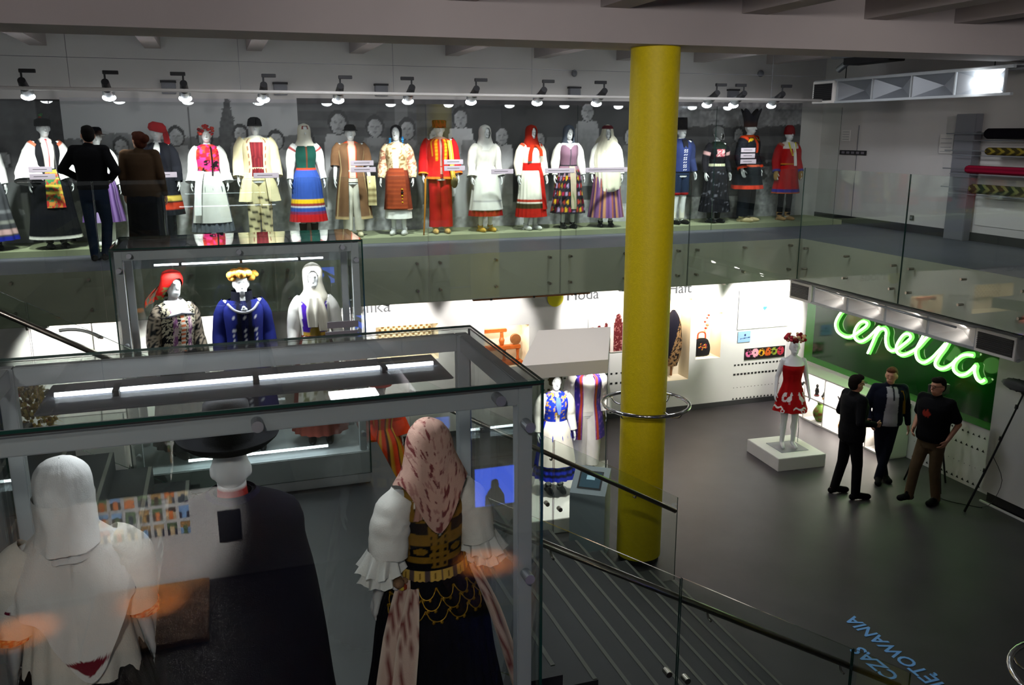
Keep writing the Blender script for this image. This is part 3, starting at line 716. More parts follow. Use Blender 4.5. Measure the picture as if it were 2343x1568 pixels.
m = figure('mannequin with red cap and dark coat behind the woman in the brown cardigan', -.74, GY, GZ, 1.0, -.1)
bodice(m, lambda T, Z, X, Y: np.where((np.abs(X) < .05)[..., None] & (Z > 1.28)[..., None], H('#f0f0f0'), np.where((np.abs(X) < .05)[..., None] & (Y < 0)[..., None], H('#2a56c8'), H('#10121a'))))
coat(m, bands('#0e1018', [(.62, .70, '#cdb050'), (.50, .60, '#b8381e')]), z1=.42, r1=.30, ry1=.26, gap=.25); sleeves(m, solid('#12141c'), r=(.07, .085, .075, .06)); trousers(m, solid('#15161c')); boots(m)
hat(m, [(.002, .15), (.07, .15), (.12, .11), (.125, .05), (.10, .02)], '#c01a22', tilt=(0, .2)); strip(m, 'cap_tail', [(.09, .04, 1.63), (.12, .05, 1.52), (.13, .05, 1.40)], .08, '#b81820', (1, .3, 0))

m = figure('mannequin with a flowered headdress, pink and orange shawl and long white apron', -.08, GY, GZ, .98, 0)
bodice(m, lambda T, Z, X, Y: np.where((vnoise(X * 22, Z * 22, 8) > .55)[..., None], H('#ff3a8c'), np.where((vnoise(X * 18 + 5, Z * 18, 9) > .52)[..., None], H('#d84a2a'), np.where((Z < 1.2)[..., None], H('#1c1015'), H('#c02030')))), off=.012)
sleeves(m, solid('#f2f2f2'), r=(.07, .085, .085, .07, .10)); skirt(m, solid('#5a6068'), z1=.16, r1=.31, ry1=.28, pl=22); apron(m, solid('#cccdca', .08), z1=.30, hw=1.15, r1=.31, ry1=.28)
strip(m, 'ribbon', [(-.12, -.16, 1.05), (-.17, -.25, .8), (-.20, -.30, .42)], .10, '#eceeee'); strip(m, 'braid', [(.05, -.13, 1.4), (.06, -.16, 1.2), (.05, -.16, .98)], .022, '#201010')
lumps(m, 'headdress', [(.10 * math.cos(a), -.01 + .10 * math.sin(a), 1.62 + .05 * math.sin(3 * a)) for a in np.linspace(0, 2 * PI, 22)] + [(0, -.02, 1.70), (.03, -.01, 1.69), (-.03, 0, 1.69)], .024, ['#c8302c', '#e05040', '#f0d8d0', '#a02028']); boots(m, '#101820', .25)

m = figure('man mannequin in a long cream coat, red waistcoat and black cap', .60, GY, GZ, 1.05, 0, 'm')
bodice(m, lambda T, Z, X, Y: np.where((Z > 1.36)[..., None], H('#e8e4d8'), np.where((np.abs(X) < .11)[..., None], np.where((np.sin(X * 160) > 0)[..., None], H('#8a2c30'), H('#6a1c24')), H('#20242c'))))
coat(m, lambda T, Z, X, Y: np.where(((np.abs(np.abs(T - PI) - 2.55) < .06) & (Z > .95) & (np.sin(Z * 60) > -.2))[..., None], H('#8a3a2a'), solid('#e6dab0', .08)(T, Z, X, Y)), z1=.55, r1=.30, ry1=.22, gap=.42)
sleeves(m, solid('#e8dcb4', .08), r=(.085, .095, .085, .08)); trousers(m, lambda T, Z, X, Y: np.where(((Z < .6) & (np.sin(Z * 55 + X * 20) > .75))[..., None], H('#2a241c'), solid('#e0d4a8', .1)(T, Z, X, Y)), r=(.11, .09, .078)); boots(m, '#0a0a0a', .27, .078)
hat(m, CAP, '#0c0c0e'); MB().ell((0, -.10, 1.585), (.085, .075, .012), 16, 6, col=H('#0a0a0a')).build('peak', 'silk', m, smooth=True)

m = figure('mannequin in a green bodice, white scarf and blue skirt banded yellow, white and red', 1.30, GY, GZ, 1.0, .05)
bodice(m, lambda T, Z, X, Y: np.where(((np.abs(X) < .012) & (Y < 0))[..., None], H('#7a3a20'), solid('#12493f')(T, Z, X, Y))); sleeves(m, bands('#f3f3f3', [(.16, .20, '#b05050')]), r=(.07, .085, .08, .05, .05))
skirt(m, bands('#2d4a98', [(.26, .38, '#b81c20'), (.38, .41, '#7c2a50'), (.47, .50, '#c8c8d0'), (.50, .53, '#8a3030'), (.54, .585, '#e0b41c'), (1.02, 1.06, '#b83c20')]), z1=.26, r1=.285, ry1=.25, pl=24); boots(m, '#161616', .22)
hood(m, lambda T, Z, X, Y: np.where(((Z > 1.61) & (Z < 1.66) & (np.abs(T) < .5))[..., None], H('#8a3a38'), solid('#d6d2c6', .06)(T, Z, X, Y)), face=.35, zf=(1.60, 1.655))
hood(m, solid('#d6d2c6', .06), [(1.36, .02, .02, 0, -.09), (1.44, .075, .06, 0, -.03), (1.52, .092, .10), (1.60, .085, .10), (1.64, .05, .06)], face=.01, name='face_veil')

m = figure('man mannequin in a long open brown coat, orange shirt and dark hat', 1.98, GY, GZ, .99, -.05, 'm')
bodice(m, lambda T, Z, X, Y: np.where((np.abs(X) < .045)[..., None], H('#d8b8a8'), solid('#c8502c')(T, Z, X, Y))); trousers(m, solid('#d8d4c8')); boots(m, '#cfc6a8', .16, .06)
coat(m, lambda T, Z, X, Y: np.where(((np.abs(np.abs(T - PI) - 2.05) < .03) | (Z < .31))[..., None], H('#b09a70'), solid('#6e5038', .18)(T, Z, X, Y)), z1=.28, r1=.30, ry1=.24, gap=.33); sleeves(m, solid('#74543a', .15), r=(.08, .09, .085, .08), end=.7)
strip(m, 'woven_bag', [(.285, -.12, .93), (.295, -.13, .72), (.295, -.13, .48)], .13, lambda u, v: np.where((np.sin(v * 40) > .85)[..., None], H('#8a7850'), H('#cfc090')), (1, -.2, 0)); hat(m, [(.002, .14), (.06, .135), (.088, .10), (.094, .06), (.12, .05), (.121, .045), (.095, .045)], '#15120f')

m = figure('mannequin in an embroidered cream jacket, rust skirt and dark cap with blue tassels', 2.68, GY, GZ, .99, -.35)
bodice(m, lambda T, Z, X, Y: np.where(((np.abs(X) < .04) & (Y < 0) & (Z < 1.32))[..., None], H('#f4f4f0'), np.where((vnoise(X * 30, Z * 30, 3) > .6)[..., None], H('#9a7a50'), H('#dcc8a0'))), off=.015)
sleeves(m, lambda T, Z, X, Y: np.where((vnoise(T * 3, Z * 22, 5) > .55)[..., None], H('#a8705a'), H('#e0cfa8')), r=(.07, .085, .08, .085, .055)); skirt(m, bands('#f0f0ec', [], .05), z1=.26, r1=.22, ry1=.18, pl=8, amp=.02, name='underskirt')
skirt(m, bands('#7c3420', [(.40, .415, '#d8a080')], .15), z1=.40, r1=.235, ry1=.20, pl=6, amp=.02); apron(m, lambda T, Z, X, Y: np.where((np.sin(Z * 90) > .6)[..., None], H('#a04828'), H('#8a3c22')), z1=.42, hw=.8, r1=.235, ry1=.20, zsk=.40)
lumps(m, 'tassels', [(.10, -.19, .72 - .05 * i) for i in range(5)], .018, ['#c8a020', '#202020', '#b03020']); shoes(m, '#cfcfcf')
hood(m, solid('#141318'), [(1.50, .085, .09, 0, .02), (1.58, .092, .105, 0, .01), (1.64, .086, .10), (1.68, .05, .06, 0, .005), (1.695, .01, .01)], face=.75, zf=(1.44, 1.66), name='cap'); lumps(m, 'blue_tassels', [(.105, -.02, 1.50 - .03 * i) for i in range(6)] + [(-.10, .0, 1.48 - .03 * i) for i in range(5)], .02, ['#2a78b8', '#3a90c8', '#c8b030'])

m = figure('man mannequin in a bright red suit with orange trims, leaning on a cane', 3.36, GY, GZ, 1.03, -.1, 'm')
coat(m, lambda T, Z, X, Y: np.where(((np.abs(np.abs(T - PI) - 2.8) < .10) & (Z > 1.1))[..., None], np.where((np.sin(Z * 120) > 0)[..., None], H('#e07a10'), H('#f0a020')), np.where(((np.abs(np.abs(T - PI) - 2.45) < .06) & (Z > 1.16))[..., None], H('#c89020'), np.where((Z < .86)[..., None], H('#c07020'), solid('#ae1016', .15)(T, Z, X, Y)))), z1=.83, r1=.25, ry1=.19, gap=.10)
bodice(m, solid('#a87a70')); sleeves(m, lambda T, Z, X, Y: np.where((Z > .95)[..., None], H('#c87820'), solid('#b01218', .15)(T, Z, X, Y)), r=(.085, .085, .08, .085)); trousers(m, solid('#a81016', .18), r=(.11, .095, .10)); boots(m, '#c8a460', .12, .06)
strip(m, 'yellow_sash', [(.13, -.15, 1.40), (.155, -.175, 1.2), (.17, -.18, .95), (.19, -.17, .82)], .07, lambda u, v: np.where((np.abs(u) < .15)[..., None], H('#e8d080'), H('#d0a838'))); MB().ell((.20, -.15, .78), (.055, .04, .09), 14, 10, col=H('#6a6040')).build('pouch', 'cloth', m, smooth=True)
hat(m, [(.002, .135), (.10, .135), (.112, .12), (.108, .06), (.102, .04), (.118, .03), (.10, .025)], lambda T, Z: np.where((vnoise(T * 6, Z * 50, 4) > .5)[..., None], H('#8a2018'), H('#3a140c')), tilt=(.05, 0))
tag(MB().tube([(3.02, 13.42, GZ), (3.06, 13.46, GZ + .45), (3.09, 13.52, GZ + .86)], [.012, .014, .018], n=10, col=H('#9a6420')).build('walking_cane', 'cloth', smooth=True), 'plain wooden cane standing beside the red suited mannequin', 'cane')

m = figure('all white mannequin in white scarf, blouse and apron above a red hem', 4.10, GY, GZ, .99, .1)
bodice(m, solid('#c4c2bb', .14), off=.02, jitter=.12); sleeves(m, solid('#c8c6c0', .14), r=(.07, .09, .09, .075, .06, .09)); skirt(m, bands('#c4c2be', [(.26, .36, '#8a1410')], .08), z1=.26, r1=.29, ry1=.25, pl=18); apron(m, bands('#c6c5c2', [(.50, .508, '#9a9aa0'), (.55, .555, '#9a9aa0'), (.60, .605, '#b09090')], .06), z1=.36, hw=1.2, r1=.29, ry1=.25, zsk=.26)
hood(m, solid('#d8d8d4', .1), [(1.30, .15, .14, -.02, -.01), (1.40, .14, .115), (1.50, .105, .108), (1.58, .102, .118), (1.64, .09, .106), (1.68, .055, .07), (1.697, .01, .012)], face=.50); boots(m, '#caa040', .10, .05)

m = figure('mannequin in a red kerchief and wide red sash over a cream skirt', 4.88, GY, GZ, .99, .1)
bodice(m, solid('#e8e2d2', .08), off=.012); sleeves(m, bands('#e6dccc', [(0, .1, '#c84a30')]), r=(.065, .08, .08, .05)); skirt(m, bands('#e4e0d4', [(.22, .36, '#a81c10'), (.36, .44, '#3a3018'), (.46, .50, '#b02a14')], .06), z1=.22, r1=.27, ry1=.24, pl=18)
apron(m, solid('#a8180e', .15), z1=.34, hw=.36, r1=.27, ry1=.24, zsk=.22, name='sash_end', c=.75, off=.02); shell(m, 'sash', [(.97, .165, .135), (1.03, .16, .13), (1.09, .158, .128)], solid('#b01810', .2), nth=40, nz=8, off=.01)
hood(m, solid('#9a2010', .25), [(1.34, .17, .14, 0, 0), (1.42, .13, .105), (1.50, .105, .108), (1.58, .100, .118), (1.64, .088, .106), (1.68, .055, .07), (1.697, .01, .012)], face=.45)
strip(m, 'scarf_end', [(-.03, -.13, 1.38), (-.09, -.165, 1.26), (-.10, -.165, 1.12)], .07, '#b02a10'); strip(m, 'scarf_end', [(.03, -.13, 1.38), (.09, -.165, 1.30), (.11, -.16, 1.2)], .06, '#c03a18'); shoes(m, '#d8d8d8')

m = figure('mannequin in a lilac bodice and dark skirt dotted with coloured squares', 5.53, GY, GZ, .99, -.1)
bodice(m, lambda T, Z, X, Y: np.where((Z > 1.37 - np.maximum(0, .06 - np.abs(X)))[..., None], H('#f0eeea'), np.where(((np.abs(X) < .012) & (Y < 0))[..., None], H('#3a3a40'), solid('#7a5c6e')(T, Z, X, Y)))); sleeves(m, solid('#f2f0ea'), r=(.06, .075, .075, .045))
skirt(m, spots('#26242c', ['#c8a020', '#a02040', '#a890b8', '#b04030'], 26, .13, .32), z1=.26, r1=.30, ry1=.26, pl=18); shell(m, 'peplum', [(.86, .20, .17), (.95, .165, .135), (1.03, .148, .116)], solid('#8a6a7a'), nth=44, nz=10, pleat=(10, 0, .05), off=.02)
strip(m, 'sash_end', [(.02, -.145, 1.03), (.03, -.21, .8), (.03, -.27, .34)], .10, lambda u, v: np.where((v > .7)[..., None] & (vnoise(u * 20, v * 60, 3) > .5)[..., None], H('#7a8a5a'), H('#b8a894')))
hood(m, solid('#525a68', .1), [(1.40, .12, .10, 0, .03), (1.50, .100, .108, 0, .01), (1.58, .100, .118), (1.64, .088, .106), (1.68, .055, .07), (1.697, .01, .012)], face=.62, zf=(1.40, 1.63)); shoes(m)

m = figure('mannequin under a long white veil above a purple and orange striped skirt', 6.22, GY, GZ, .99, -.3)
bodice(m, solid('#f2f0ea')); skirt(m, vstripes(['#6a4478', '#8a6090', '#b0693c', '#5a3a6a', '#c08a60', '#7a5088'], 48), z1=.17, r1=.31, ry1=.28, pl=24); shoes(m, '#0d0d0f'); sleeves(m, solid('#f2f0ea'))
hood(m, solid('#cfcab8', .08), [(.74, .22, .20, .03, -.03), (.95, .235, .19, .02, -.02), (1.20, .235, .17), (1.36, .20, .13), (1.46, .13, .112), (1.58, .104, .12), (1.64, .09, .108), (1.68, .06, .07), (1.70, .01, .012)], face=.48, name='veil', pleat=(14, 0, .05), hemfn=lambda T: -.14 * np.cos(T) + .22 * (np.abs(T) > 2)); hat(m, [(.06, .125), (.093, .10), (.100, .075), (.098, .07)], '#5a2028', 'headband')

m = figure('man mannequin in a blue jacket, blue breeches, white stockings and tall black hat', 7.60, GY, GZ, 1.0, .1, 'm')
bodice(m, lambda T, Z, X, Y: np.where(((np.abs(np.abs(X) - .022) < .008) & (Y < 0) & (np.sin(Z * 150) > .1) & (Z < 1.3))[..., None], H('#d8d8e0'), solid('#232f5c', .12)(T, Z, X, Y)), off=.012); sleeves(m, solid('#222c50', .12), r=(.08, .085, .075, .06)); trousers(m, bands('#1b2842', [(.50, .54, '#a01818')], .2), z1=.50, r=(.11, .09, .075))
boots(m, '#e6e4d6', .50, .058, 'stocking'); boots(m, '#0a0a0a', .07, .05, 'shoe'); hat(m, [(.002, .24), (.085, .24), (.09, .20), (.096, .07), (.098, .05), (.15, .045), (.152, .04), (.097, .042)], '#0c0c10')
strip(m, 'neckcloth', [(0, -.10, 1.44), (.0, -.135, 1.38), (.0, -.15, 1.30)], .10, '#16161c')

m = figure('mannequin in a long black dress with red chest panel and grey bonnet', 8.31, GY, GZ, .98, .05)
bodice(m, lambda T, Z, X, Y: np.where(((np.abs(X) < .085) & (Y < 0) & (Z > 1.17) & (Z < 1.29))[..., None], np.where((vnoise(X * 40, Z * 60, 3) > .5)[..., None], H('#a84a58'), H('#c8b0b0')), np.where((Z > 1.29)[..., None], H('#16211c'), H('#101014')))); sleeves(m, bands('#14141a', [(.34, .46, '#b89090')]), r=(.065, .075, .06, .05))
skirt(m, lambda T, Z, X, Y: np.where((vnoise(X * 40, Z * 40, 5, 1) > .82)[..., None], H('#585862'), solid('#15151b')(T, Z, X, Y)), z1=.20, r1=.29, ry1=.25, pl=18); shell(m, 'belt', [(1.0, .16, .13), (1.045, .155, .125)], lambda T, Z, X, Y: np.where((np.sin(T * 30) > 0)[..., None], H('#8a9070'), H('#c0c4a8')), nth=64, nz=5, off=.005)
hood(m, solid('#8c8c8c', .1), [(1.46, .05, .05, .03, -.06), (1.52, .088, .095, .02, -.02), (1.60, .095, .11), (1.66, .075, .09), (1.69, .03, .03)], face=.40, zf=(1.45, 1.56), name='bonnet'); strip(m, 'bonnet_tail', [(.08, -.02, 1.60), (.115, 0, 1.52), (.12, 0, 1.46)], .05, '#8a8884'); boots(m, '#0a0a0c', .24)

m = figure('man mannequin in a black tunic with orange bands and a four pointed hat', 8.95, GY, GZ, 1.04, .45, 'm')
bodice(m, lambda T, Z, X, Y: np.where((Z > 1.405)[..., None], H('#c84818'), np.where(((np.abs(X) < .028) & (Y < 0) & (Z > 1.16))[..., None], H('#c23c14'), np.where(((np.abs(Z - 1.37 + .25 * (np.abs(X) - .12)) < .02) & (np.abs(X) > .06))[..., None], H('#d8b020'), H('#12151d')))), off=.015)
sleeves(m, bands('#12151d', [(.93, 1.0, '#c03a18'), (.0, .10, '#c03a18')]), r=(.085, .09, .085, .085)); skirt(m, bands('#161b22', [(.56, .625, '#d8381a'), (.93, .955, '#a84a30')], .12), z0=1.0, z1=.56, r1=.30, ry1=.26, r0=.185, ry0=.145, pl=10, amp=.04, name='tunic_skirt')
trousers(m, solid('#11161e'), r=(.12, .11, .10)); boots(m, '#cdbb90', .09, .06, toe=.17); lumps(m, 'ankle_ties', [(s * .09 + .03 * math.cos(a), .01 + .03 * math.sin(a), .13) for s in (1, -1) for a in (0, 1.5, 3, 4.5)], .025, ['#d0381c'])
mb = MB(); t = np.linspace(0, 2 * PI, 40, endpoint=False); rows = []
for z, r, k in ((.02, .104, 0), (.06, .108, 0), (.12, .112, .05), (.17, .115, .28), (.20, .118, .55)):
    rr = r * (1 + k * np.abs(np.cos(2 * t)) ** 1.8); rows.append(np.stack([rr * np.cos(t), rr * np.sin(t) * 1.05, 1.56 + z + (.12 * k / .55 * np.abs(np.cos(2 * t)) ** 2.2)], -1))
rows.append(np.stack([.01 * np.cos(t), .01 * np.sin(t), 1.56 + .15 + 0 * t], -1)); G = np.stack(rows); cc = np.tile(H('#0e0f1c'), (6, 40, 1)); cc[0:2] = H('#3a1c18')
mb.grid(G, cu=True, col=cc).build('four_pointed_hat', 'cloth', m, smooth=True)

m = figure('mannequin in a red knee length coat with blue hem band and yellow collar cords', 9.76, GY, GZ, .97, -.05)
bodice(m, lambda T, Z, X, Y: np.where((Z > 1.31)[..., None], H('#e4dcd4'), solid('#b41010')(T, Z, X, Y)), off=.02); sleeves(m, bands('#b40e10', [(.0, .1, '#a86050'), (.93, 1.0, '#3c3c9c')]), r=(.08, .085, .08, .075))
skirt(m, bands('#c40e0c', [(.50, .525, '#c85a1c'), (.525, .575, '#34349c')], .1), z1=.50, r1=.27, ry1=.23, pl=10, amp=.05, name='coat_skirt'); shell(m, 'belt', [(1.02, .165, .135), (1.045, .165, .135)], solid('#c87818'), nth=40, nz=4, off=.006)
strip(m, 'yellow_cord', [(-.07, -.11, 1.42), (-.05, -.155, 1.30), (0, -.165, 1.18)], .03, '#d8cc20'); strip(m, 'yellow_cord', [(.07, -.11, 1.42), (.05, -.155, 1.30), (0, -.165, 1.18)], .03, '#d8cc20'); strip(m, 'white_scarf', [(.02, -.13, 1.40), (.04, -.17, 1.22), (.06, -.18, 1.0)], .06, '#e6e2dc')
hat(m, [(.002, .17), (.05, .165), (.085, .12), (.10, .04), (.098, .0)], '#7a1218'); trousers(m, solid('#16161a'), r=(.08, .06, .05)); boots(m, '#a8845a', .15, .06, toe=.16)
for s in (1, -1): MB().ell((s * .265, -.06, .83), (.045, .055, .10), 14, 10, col=H('#b08a50')).build('mitten', 'cloth', m, smooth=True)
# ================================================================== glass showcases
def showcase(label, x0, x1, y0, y1, zf, z1, tube_z, tray_above):
    o = tag(empty('showcase', (0, 0, 0)), label, 'showcase', 'tall glass showcases on the landing')
    z0 = 1.63; P = .062
    bevel_box('base', (x0, y0, z0), (x1, y1, zf), 'alu_paint', o)
    for x in (x0 + .02, x1 - .02 - P):
        for y in (y0 + .03, y1 - .03 - P): bevel_box('post', (x, y, zf), (x + P, y + P, z1 - .012), 'alu_paint', o, .004)
    for y in (y0 + .03, y1 - .03 - .05): bevel_box('top_beam', (x0 + .02 + P, y, z1 - .095), (x1 - .02 - P, y + .05, z1 - .012), 'alu_paint', o, .004)
    for x in (x0 + .02, x1 - .02 - .05): bevel_box('top_beam', (x, y0 + .03 + P, z1 - .095), (x + .05, y1 - .03 - P, z1 - .012), 'alu_paint', o, .004)
    pane('glass_front', (x0, y0 - .012, z0 + .1), (x1, y0, z1 - .004), 'glass', o)
    pane('glass_back', (x0, y1, z0 + .1), (x1, y1 + .012, z1 - .004), 'glass', o)
    pane('glass_side', (x0 - .012, y0 - .012, z0 + .1), (x0, y1 + .012, z1 - .004), 'glass', o)
    pane('glass_side', (x1, y0 - .012, z0 + .1), (x1 + .012, y1 + .012, z1 - .004), 'glass', o)
    pane('glass_top', (x0 - .012, y0 - .012, z1), (x1 + .012, y1 + .012, z1 + .012), 'glass', o)
    bx('top_gasket', (x0 - .012, y0 - .014, z1 - .006), (x1 + .012, y0 - .002, z1), 'black', o)
    xm = (x0 + x1) / 2
    for x, z in ((x0 + .14, z1 - .05), (xm - .02, z1 - .055), (x1 - .17, z1 - .05), (x1 - .05, z1 - .17), (x0 + .05, z1 - .17), (x1 - .05, z1 - .82), (x0 + .05, z1 - .82), (x1 - .05, z0 + .5), (x0 + .05, z0 + .5)):
        k = MB().cyl((x, y0 - .034, z), (x, y0 + .03, z), .021, n=24).build('fixing_knob', 'alu', o)
    ym = (y0 + y1) / 2
    tr_ = bevel_box('light_tray', (xm - .78, ym - .20, tube_z + (.075 if tray_above else -.022)), (xm + .78, ym + .20, tube_z + (.087 if tray_above else -.012)), 'tray_matt', o, .003)
    t = MB().cyl((xm - .74, ym, tube_z), (xm + .74, ym, tube_z), .009, n=12).build('light_tube', 'tube_light', o, smooth=True)
    for x in (xm - .52, xm, xm + .52):
        bx('bracket', (x - .012, ym - .06, tube_z - .010), (x + .012, ym + .06, tube_z + .0125), 'black', t)
    if not tray_above: MB().cyl((xm - .74, ym, tube_z - .04), (xm + .74, ym, tube_z - .04), .008, n=10).build('light_tube', 'tube_light', o, smooth=True)  # second tube added below the tray to light the interior
    l = bpy.data.lights.new('tube_glow', 'AREA'); l.shape = 'RECTANGLE'; l.size = 1.45; l.size_y = .05; l.energy = 17 if tray_above else 2.2; l.color = (.95, .98, 1)
    lo = bpy.data.objects.new('tube_glow', l); COL.objects.link(lo); lo.location = (xm, ym - (.12 if tray_above else 0), tube_z - .05); lo.rotation_euler = (-.25 if tray_above else 0, 0, 0)
    return o
showcase('large glass showcase in the foreground with three mannequins seen from behind', -.95, 1.14, 3.08, 4.11, 1.98, 3.95, 3.925, False)
sc2 = showcase('glass showcase in the middle with three mannequins facing the room', -.87, 1.20, 7.90, 8.80, 1.95, 3.95, 3.75, True)
MB().cyl((-.42, 7.97, 2.02), (.82, 7.97, 2.02), .012, n=10).build('base_light_tube', 'tube_light', sc2, smooth=True)

# ------------------------------------------------------------------ foreground mannequins, seen from behind (they face +Y)
FG = 'foreground showcase mannequins'
def floral(base, flow, sc=26, th=.63):
    def fn(T, Z, X, Y):
        c = solid(base, .08)(T, Z, X, Y); n = vnoise(X * sc + 3, Z * sc + Y * sc * .5, 11, 2); c[n > th] = H(flow[0])
        n = vnoise(X * sc * 1.3 + 13, Z * sc * 1.3, 12, 2); c[n > th + .03] = H(flow[1]); return c
    return fn
m = figure('mannequin from behind in a pink flowered kerchief, gold embroidered bodice and black skirt', .80, 3.56, 1.98, 1.0, PI + .12, 'f', FG)
def bod_back(T, Z, X, Y):
    back = Y > -.02; ax = np.abs(X)
    c = c3(H('#8a661c'), T.shape) * (.8 + .5 * vnoise(X * 60, Z * 60, 3))[..., None]
    dark = ((np.abs(Z - 1.235 - .10 * ax) < .028) & (ax > .055)) | ((np.abs(Z - 1.13) < .028) & (ax > .045) & (ax < .125) & ~(((ax - .085) / .028) ** 2 + ((Z - 1.13) / .017) ** 2 < 1)) | (Z < 1.075) & (ax > .04)
    c[dark] = H('#0d0c12')
    dots = (ax < .042) & (np.sin(X * 190) > .2) & (np.sin(Z * 190) > .3); c[dots] = H('#161008')
    c[(np.abs(Z - (1.205 + ax * 1.25)) < .012)] = H('#14100c')
    c[(Z > 1.205 + ax * 1.25)] = H('#e9e6df')
    c[(ax > .105) & (Z > 1.30) & (ax < .15)] = H('#8a661c')
    c[(ax > .15) & (Z > 1.25)] = H('#e9e6df')
    c[(Z < 1.035)] = H('#3a2440')
    return c
bodice(m, bod_back, nth=120, nz=90); 
bodice(m, solid('#e6e3db', .08), 'blouse', off=-.006)
sleeves(m, solid('#eceae4', .06), r=(.068, .088, .092, .085), end=.60, wr=.035, n=36)
def ruffle(m, c, r0, r1, L, name='lace_cuff', d=(0, 0, -1), k=9, col='#efefea'):
    t = np.linspace(0, 2 * PI, 90, endpoint=False); f = np.linspace(0, 1, 12)
    T, F = np.meshgrid(t, f); R = (r0 + (r1 - r0) * F) * (1 + .20 * F * np.cos(k * T) + .04 * np.cos(3 * k * T) * F)
    G = np.stack([c[0] + R * np.cos(T) + d[0] * L * F, c[1] + R * np.sin(T) + d[1] * L * F, c[2] + d[2] * L * F + .012 * F * np.sin(k * T + 1)], -1)
    holes = (np.sin(T * 60) * np.sin(F * 34) > .55) & (F > .45); cc = c3(H(col), T.shape); cc[holes] = H('#8f8f8c')
    return MB().grid(G, cu=True, col=cc).build(name, 'cloth', m, smooth=True)
for s in (1, -1):
    ruffle(m, (s * .235, .02, 1.15), .072, .098, .10, d=(s * .18, 0, -1)); ruffle(m, (s * .25, .02, 1.08), .066, .088, .08, 'lace_frill', d=(s * .1, 0, -1), k=7)
shell(m, 'belt', [(1.0, .162, .130), (1.05, .156, .124)], lambda T, Z, X, Y: np.where((np.abs(((T * 2.2) % 1) - .5) < .33)[..., None], np.where((np.hypot(((T * 2.2) % 1 - .5) * .25, Z - 1.025) < .014)[..., None], H('#6a4a10'), H('#d8b054')), H('#5a4a48')), nth=160, nz=12, off=.008)
sk = dict(r1=.38, ry1=.34)
skirt(m, solid('#0b0b11', .15), z1=.10, pl=34, amp=.03, nth=160, **sk)
mb = MB(); rs = np.random.RandomState(3)
for row, (zc, rr) in enumerate(((.985, .175), (.945, .20), (.90, .225))):
    for k in range(7):
        a0 = PI - 1.5 + k * .43 + .1 * row; pts = []
        for q in np.linspace(0, 1, 7):
            a = a0 + q * .43; sag = .045 * (1 - (2 * q - 1) ** 2) ** .8; zz_ = zc - sag; rx_, ry_ = [float(np.interp(zz_, [.527, .879, 1.05], v_)) * 1.03 + .014 for v_ in ((.299, .233, .142), (.262, .20, .112))]; pts.append((rx_ * math.sin(a), -ry_ * math.cos(a), zz_))
        mb.tube(pts, .003, n=5, sub=2, col=H('#b08828'))
        for p in pts[::2]: mb.ell((p[0], p[1] , p[2] - .008), (.009, .004, .010), 6, 5, col=H('#c89a30'))
mb.build('coin_chains', 'gold', m, smooth=True)
rib = lambda u, v: np.where((vnoise(u * 7 + 4, v * 40, 5, 2) > .68)[..., None], H('#7a3c38'), np.where((np.abs(u) > .42)[..., None], H('#d8c8b8'), H('#cdb2a4')))
strip(m, 'ribbon', [(.17, .10, 1.02), (.24, .17, .80), (.31, .22, .45), (.36, .25, .1)], [.05, .10, .12, .12], rib, (1, -.5, 0)); strip(m, 'ribbon', [(.14, .14, .99), (.20, .21, .76), (.27, .28, .4), (.30, .30, .1)], [.04, .09, .10, .10], rib, (1, -.5, 0))
strip(m, 'ribbon', [(-.17, .08, 1.02), (-.25, .16, .80), (-.34, .22, .45)], [.04, .07, .08], rib, (1, .5, 0)); lumps(m, 'posy', [(.19 + .02 * math.cos(a), .10 + .02 * math.sin(a), 1.0 + .02 * (a % 2)) for a in range(9)], .022, ['#cfcfd4', '#8a6a50', '#c8b040', '#a04028'])
ker = [(1.44, .172, .150, .01, .035), (1.49, .140, .138, 0, .028), (1.56, .112, .130, 0, .01), (1.62, .100, .118, 0, .005), (1.67, .075, .09, 0, .005), (1.70, .04, .05, 0, .008), (1.712, .006, .006, 0, .01)]
hood(m, floral('#c9a294', ['#7c3a3c', '#b08078'], 62, .66), ker, face=.75, zf=(1.40, 1.64), name='kerchief', nth=170, nz=110, hemfn=lambda T: -.17 * np.maximum(0, -np.cos(T + .12)) ** 5 + .02 * np.cos(3 * T), jitter=.06)
strip(m, 'kerchief_tie', [(.12, .12, 1.44), (.10, .13, 1.37), (.11, .13, 1.30)], [.03, .035, .04], '#b98a7c')

m = figure('mannequin from behind in a wide brimmed black hat and long dark cape', -.03, 3.60, 1.98, 1.0, PI - .05, 'm', FG)
hat(m, [(.002, .30), (.06, .298), (.092, .28), (.10, .22), (.104, .135), (.108, .12), (.17, .125), (.205, .15), (.212, .155), (.205, .142), (.17, .112), (.10, .108)], '#101014', n=64, z=.01)
shell(m, 'neck_cloth', [(1.40, .075, .075, 0, .012), (1.44, .066, .066, 0, .01), (1.50, .060, .062, 0, .005), (1.56, .062, .07)], bands('#e4e4e6', [(1.39, 1.492, '#a01014')]), nth=30, nz=12)
shell(m, 'cape', [(.12, .44, .38), (.45, .40, .34), (.85, .36, .28), (1.10, .325, .235), (1.25, .295, .19), (1.35, .285, .165), (1.41, .245, .14), (1.445, .16, .11), (1.462, .10, .088), (1.468, .08, .08)], solid('#15131f', .12), nth=110, nz=60, pleat=(9, .002, .035)); boots(m)
shell(m, 'cape_collar', [(1.43, .15, .11), (1.455, .105, .092), (1.475, .085, .085)], solid('#1d1830', .1), nth=50, nz=10, off=.012)

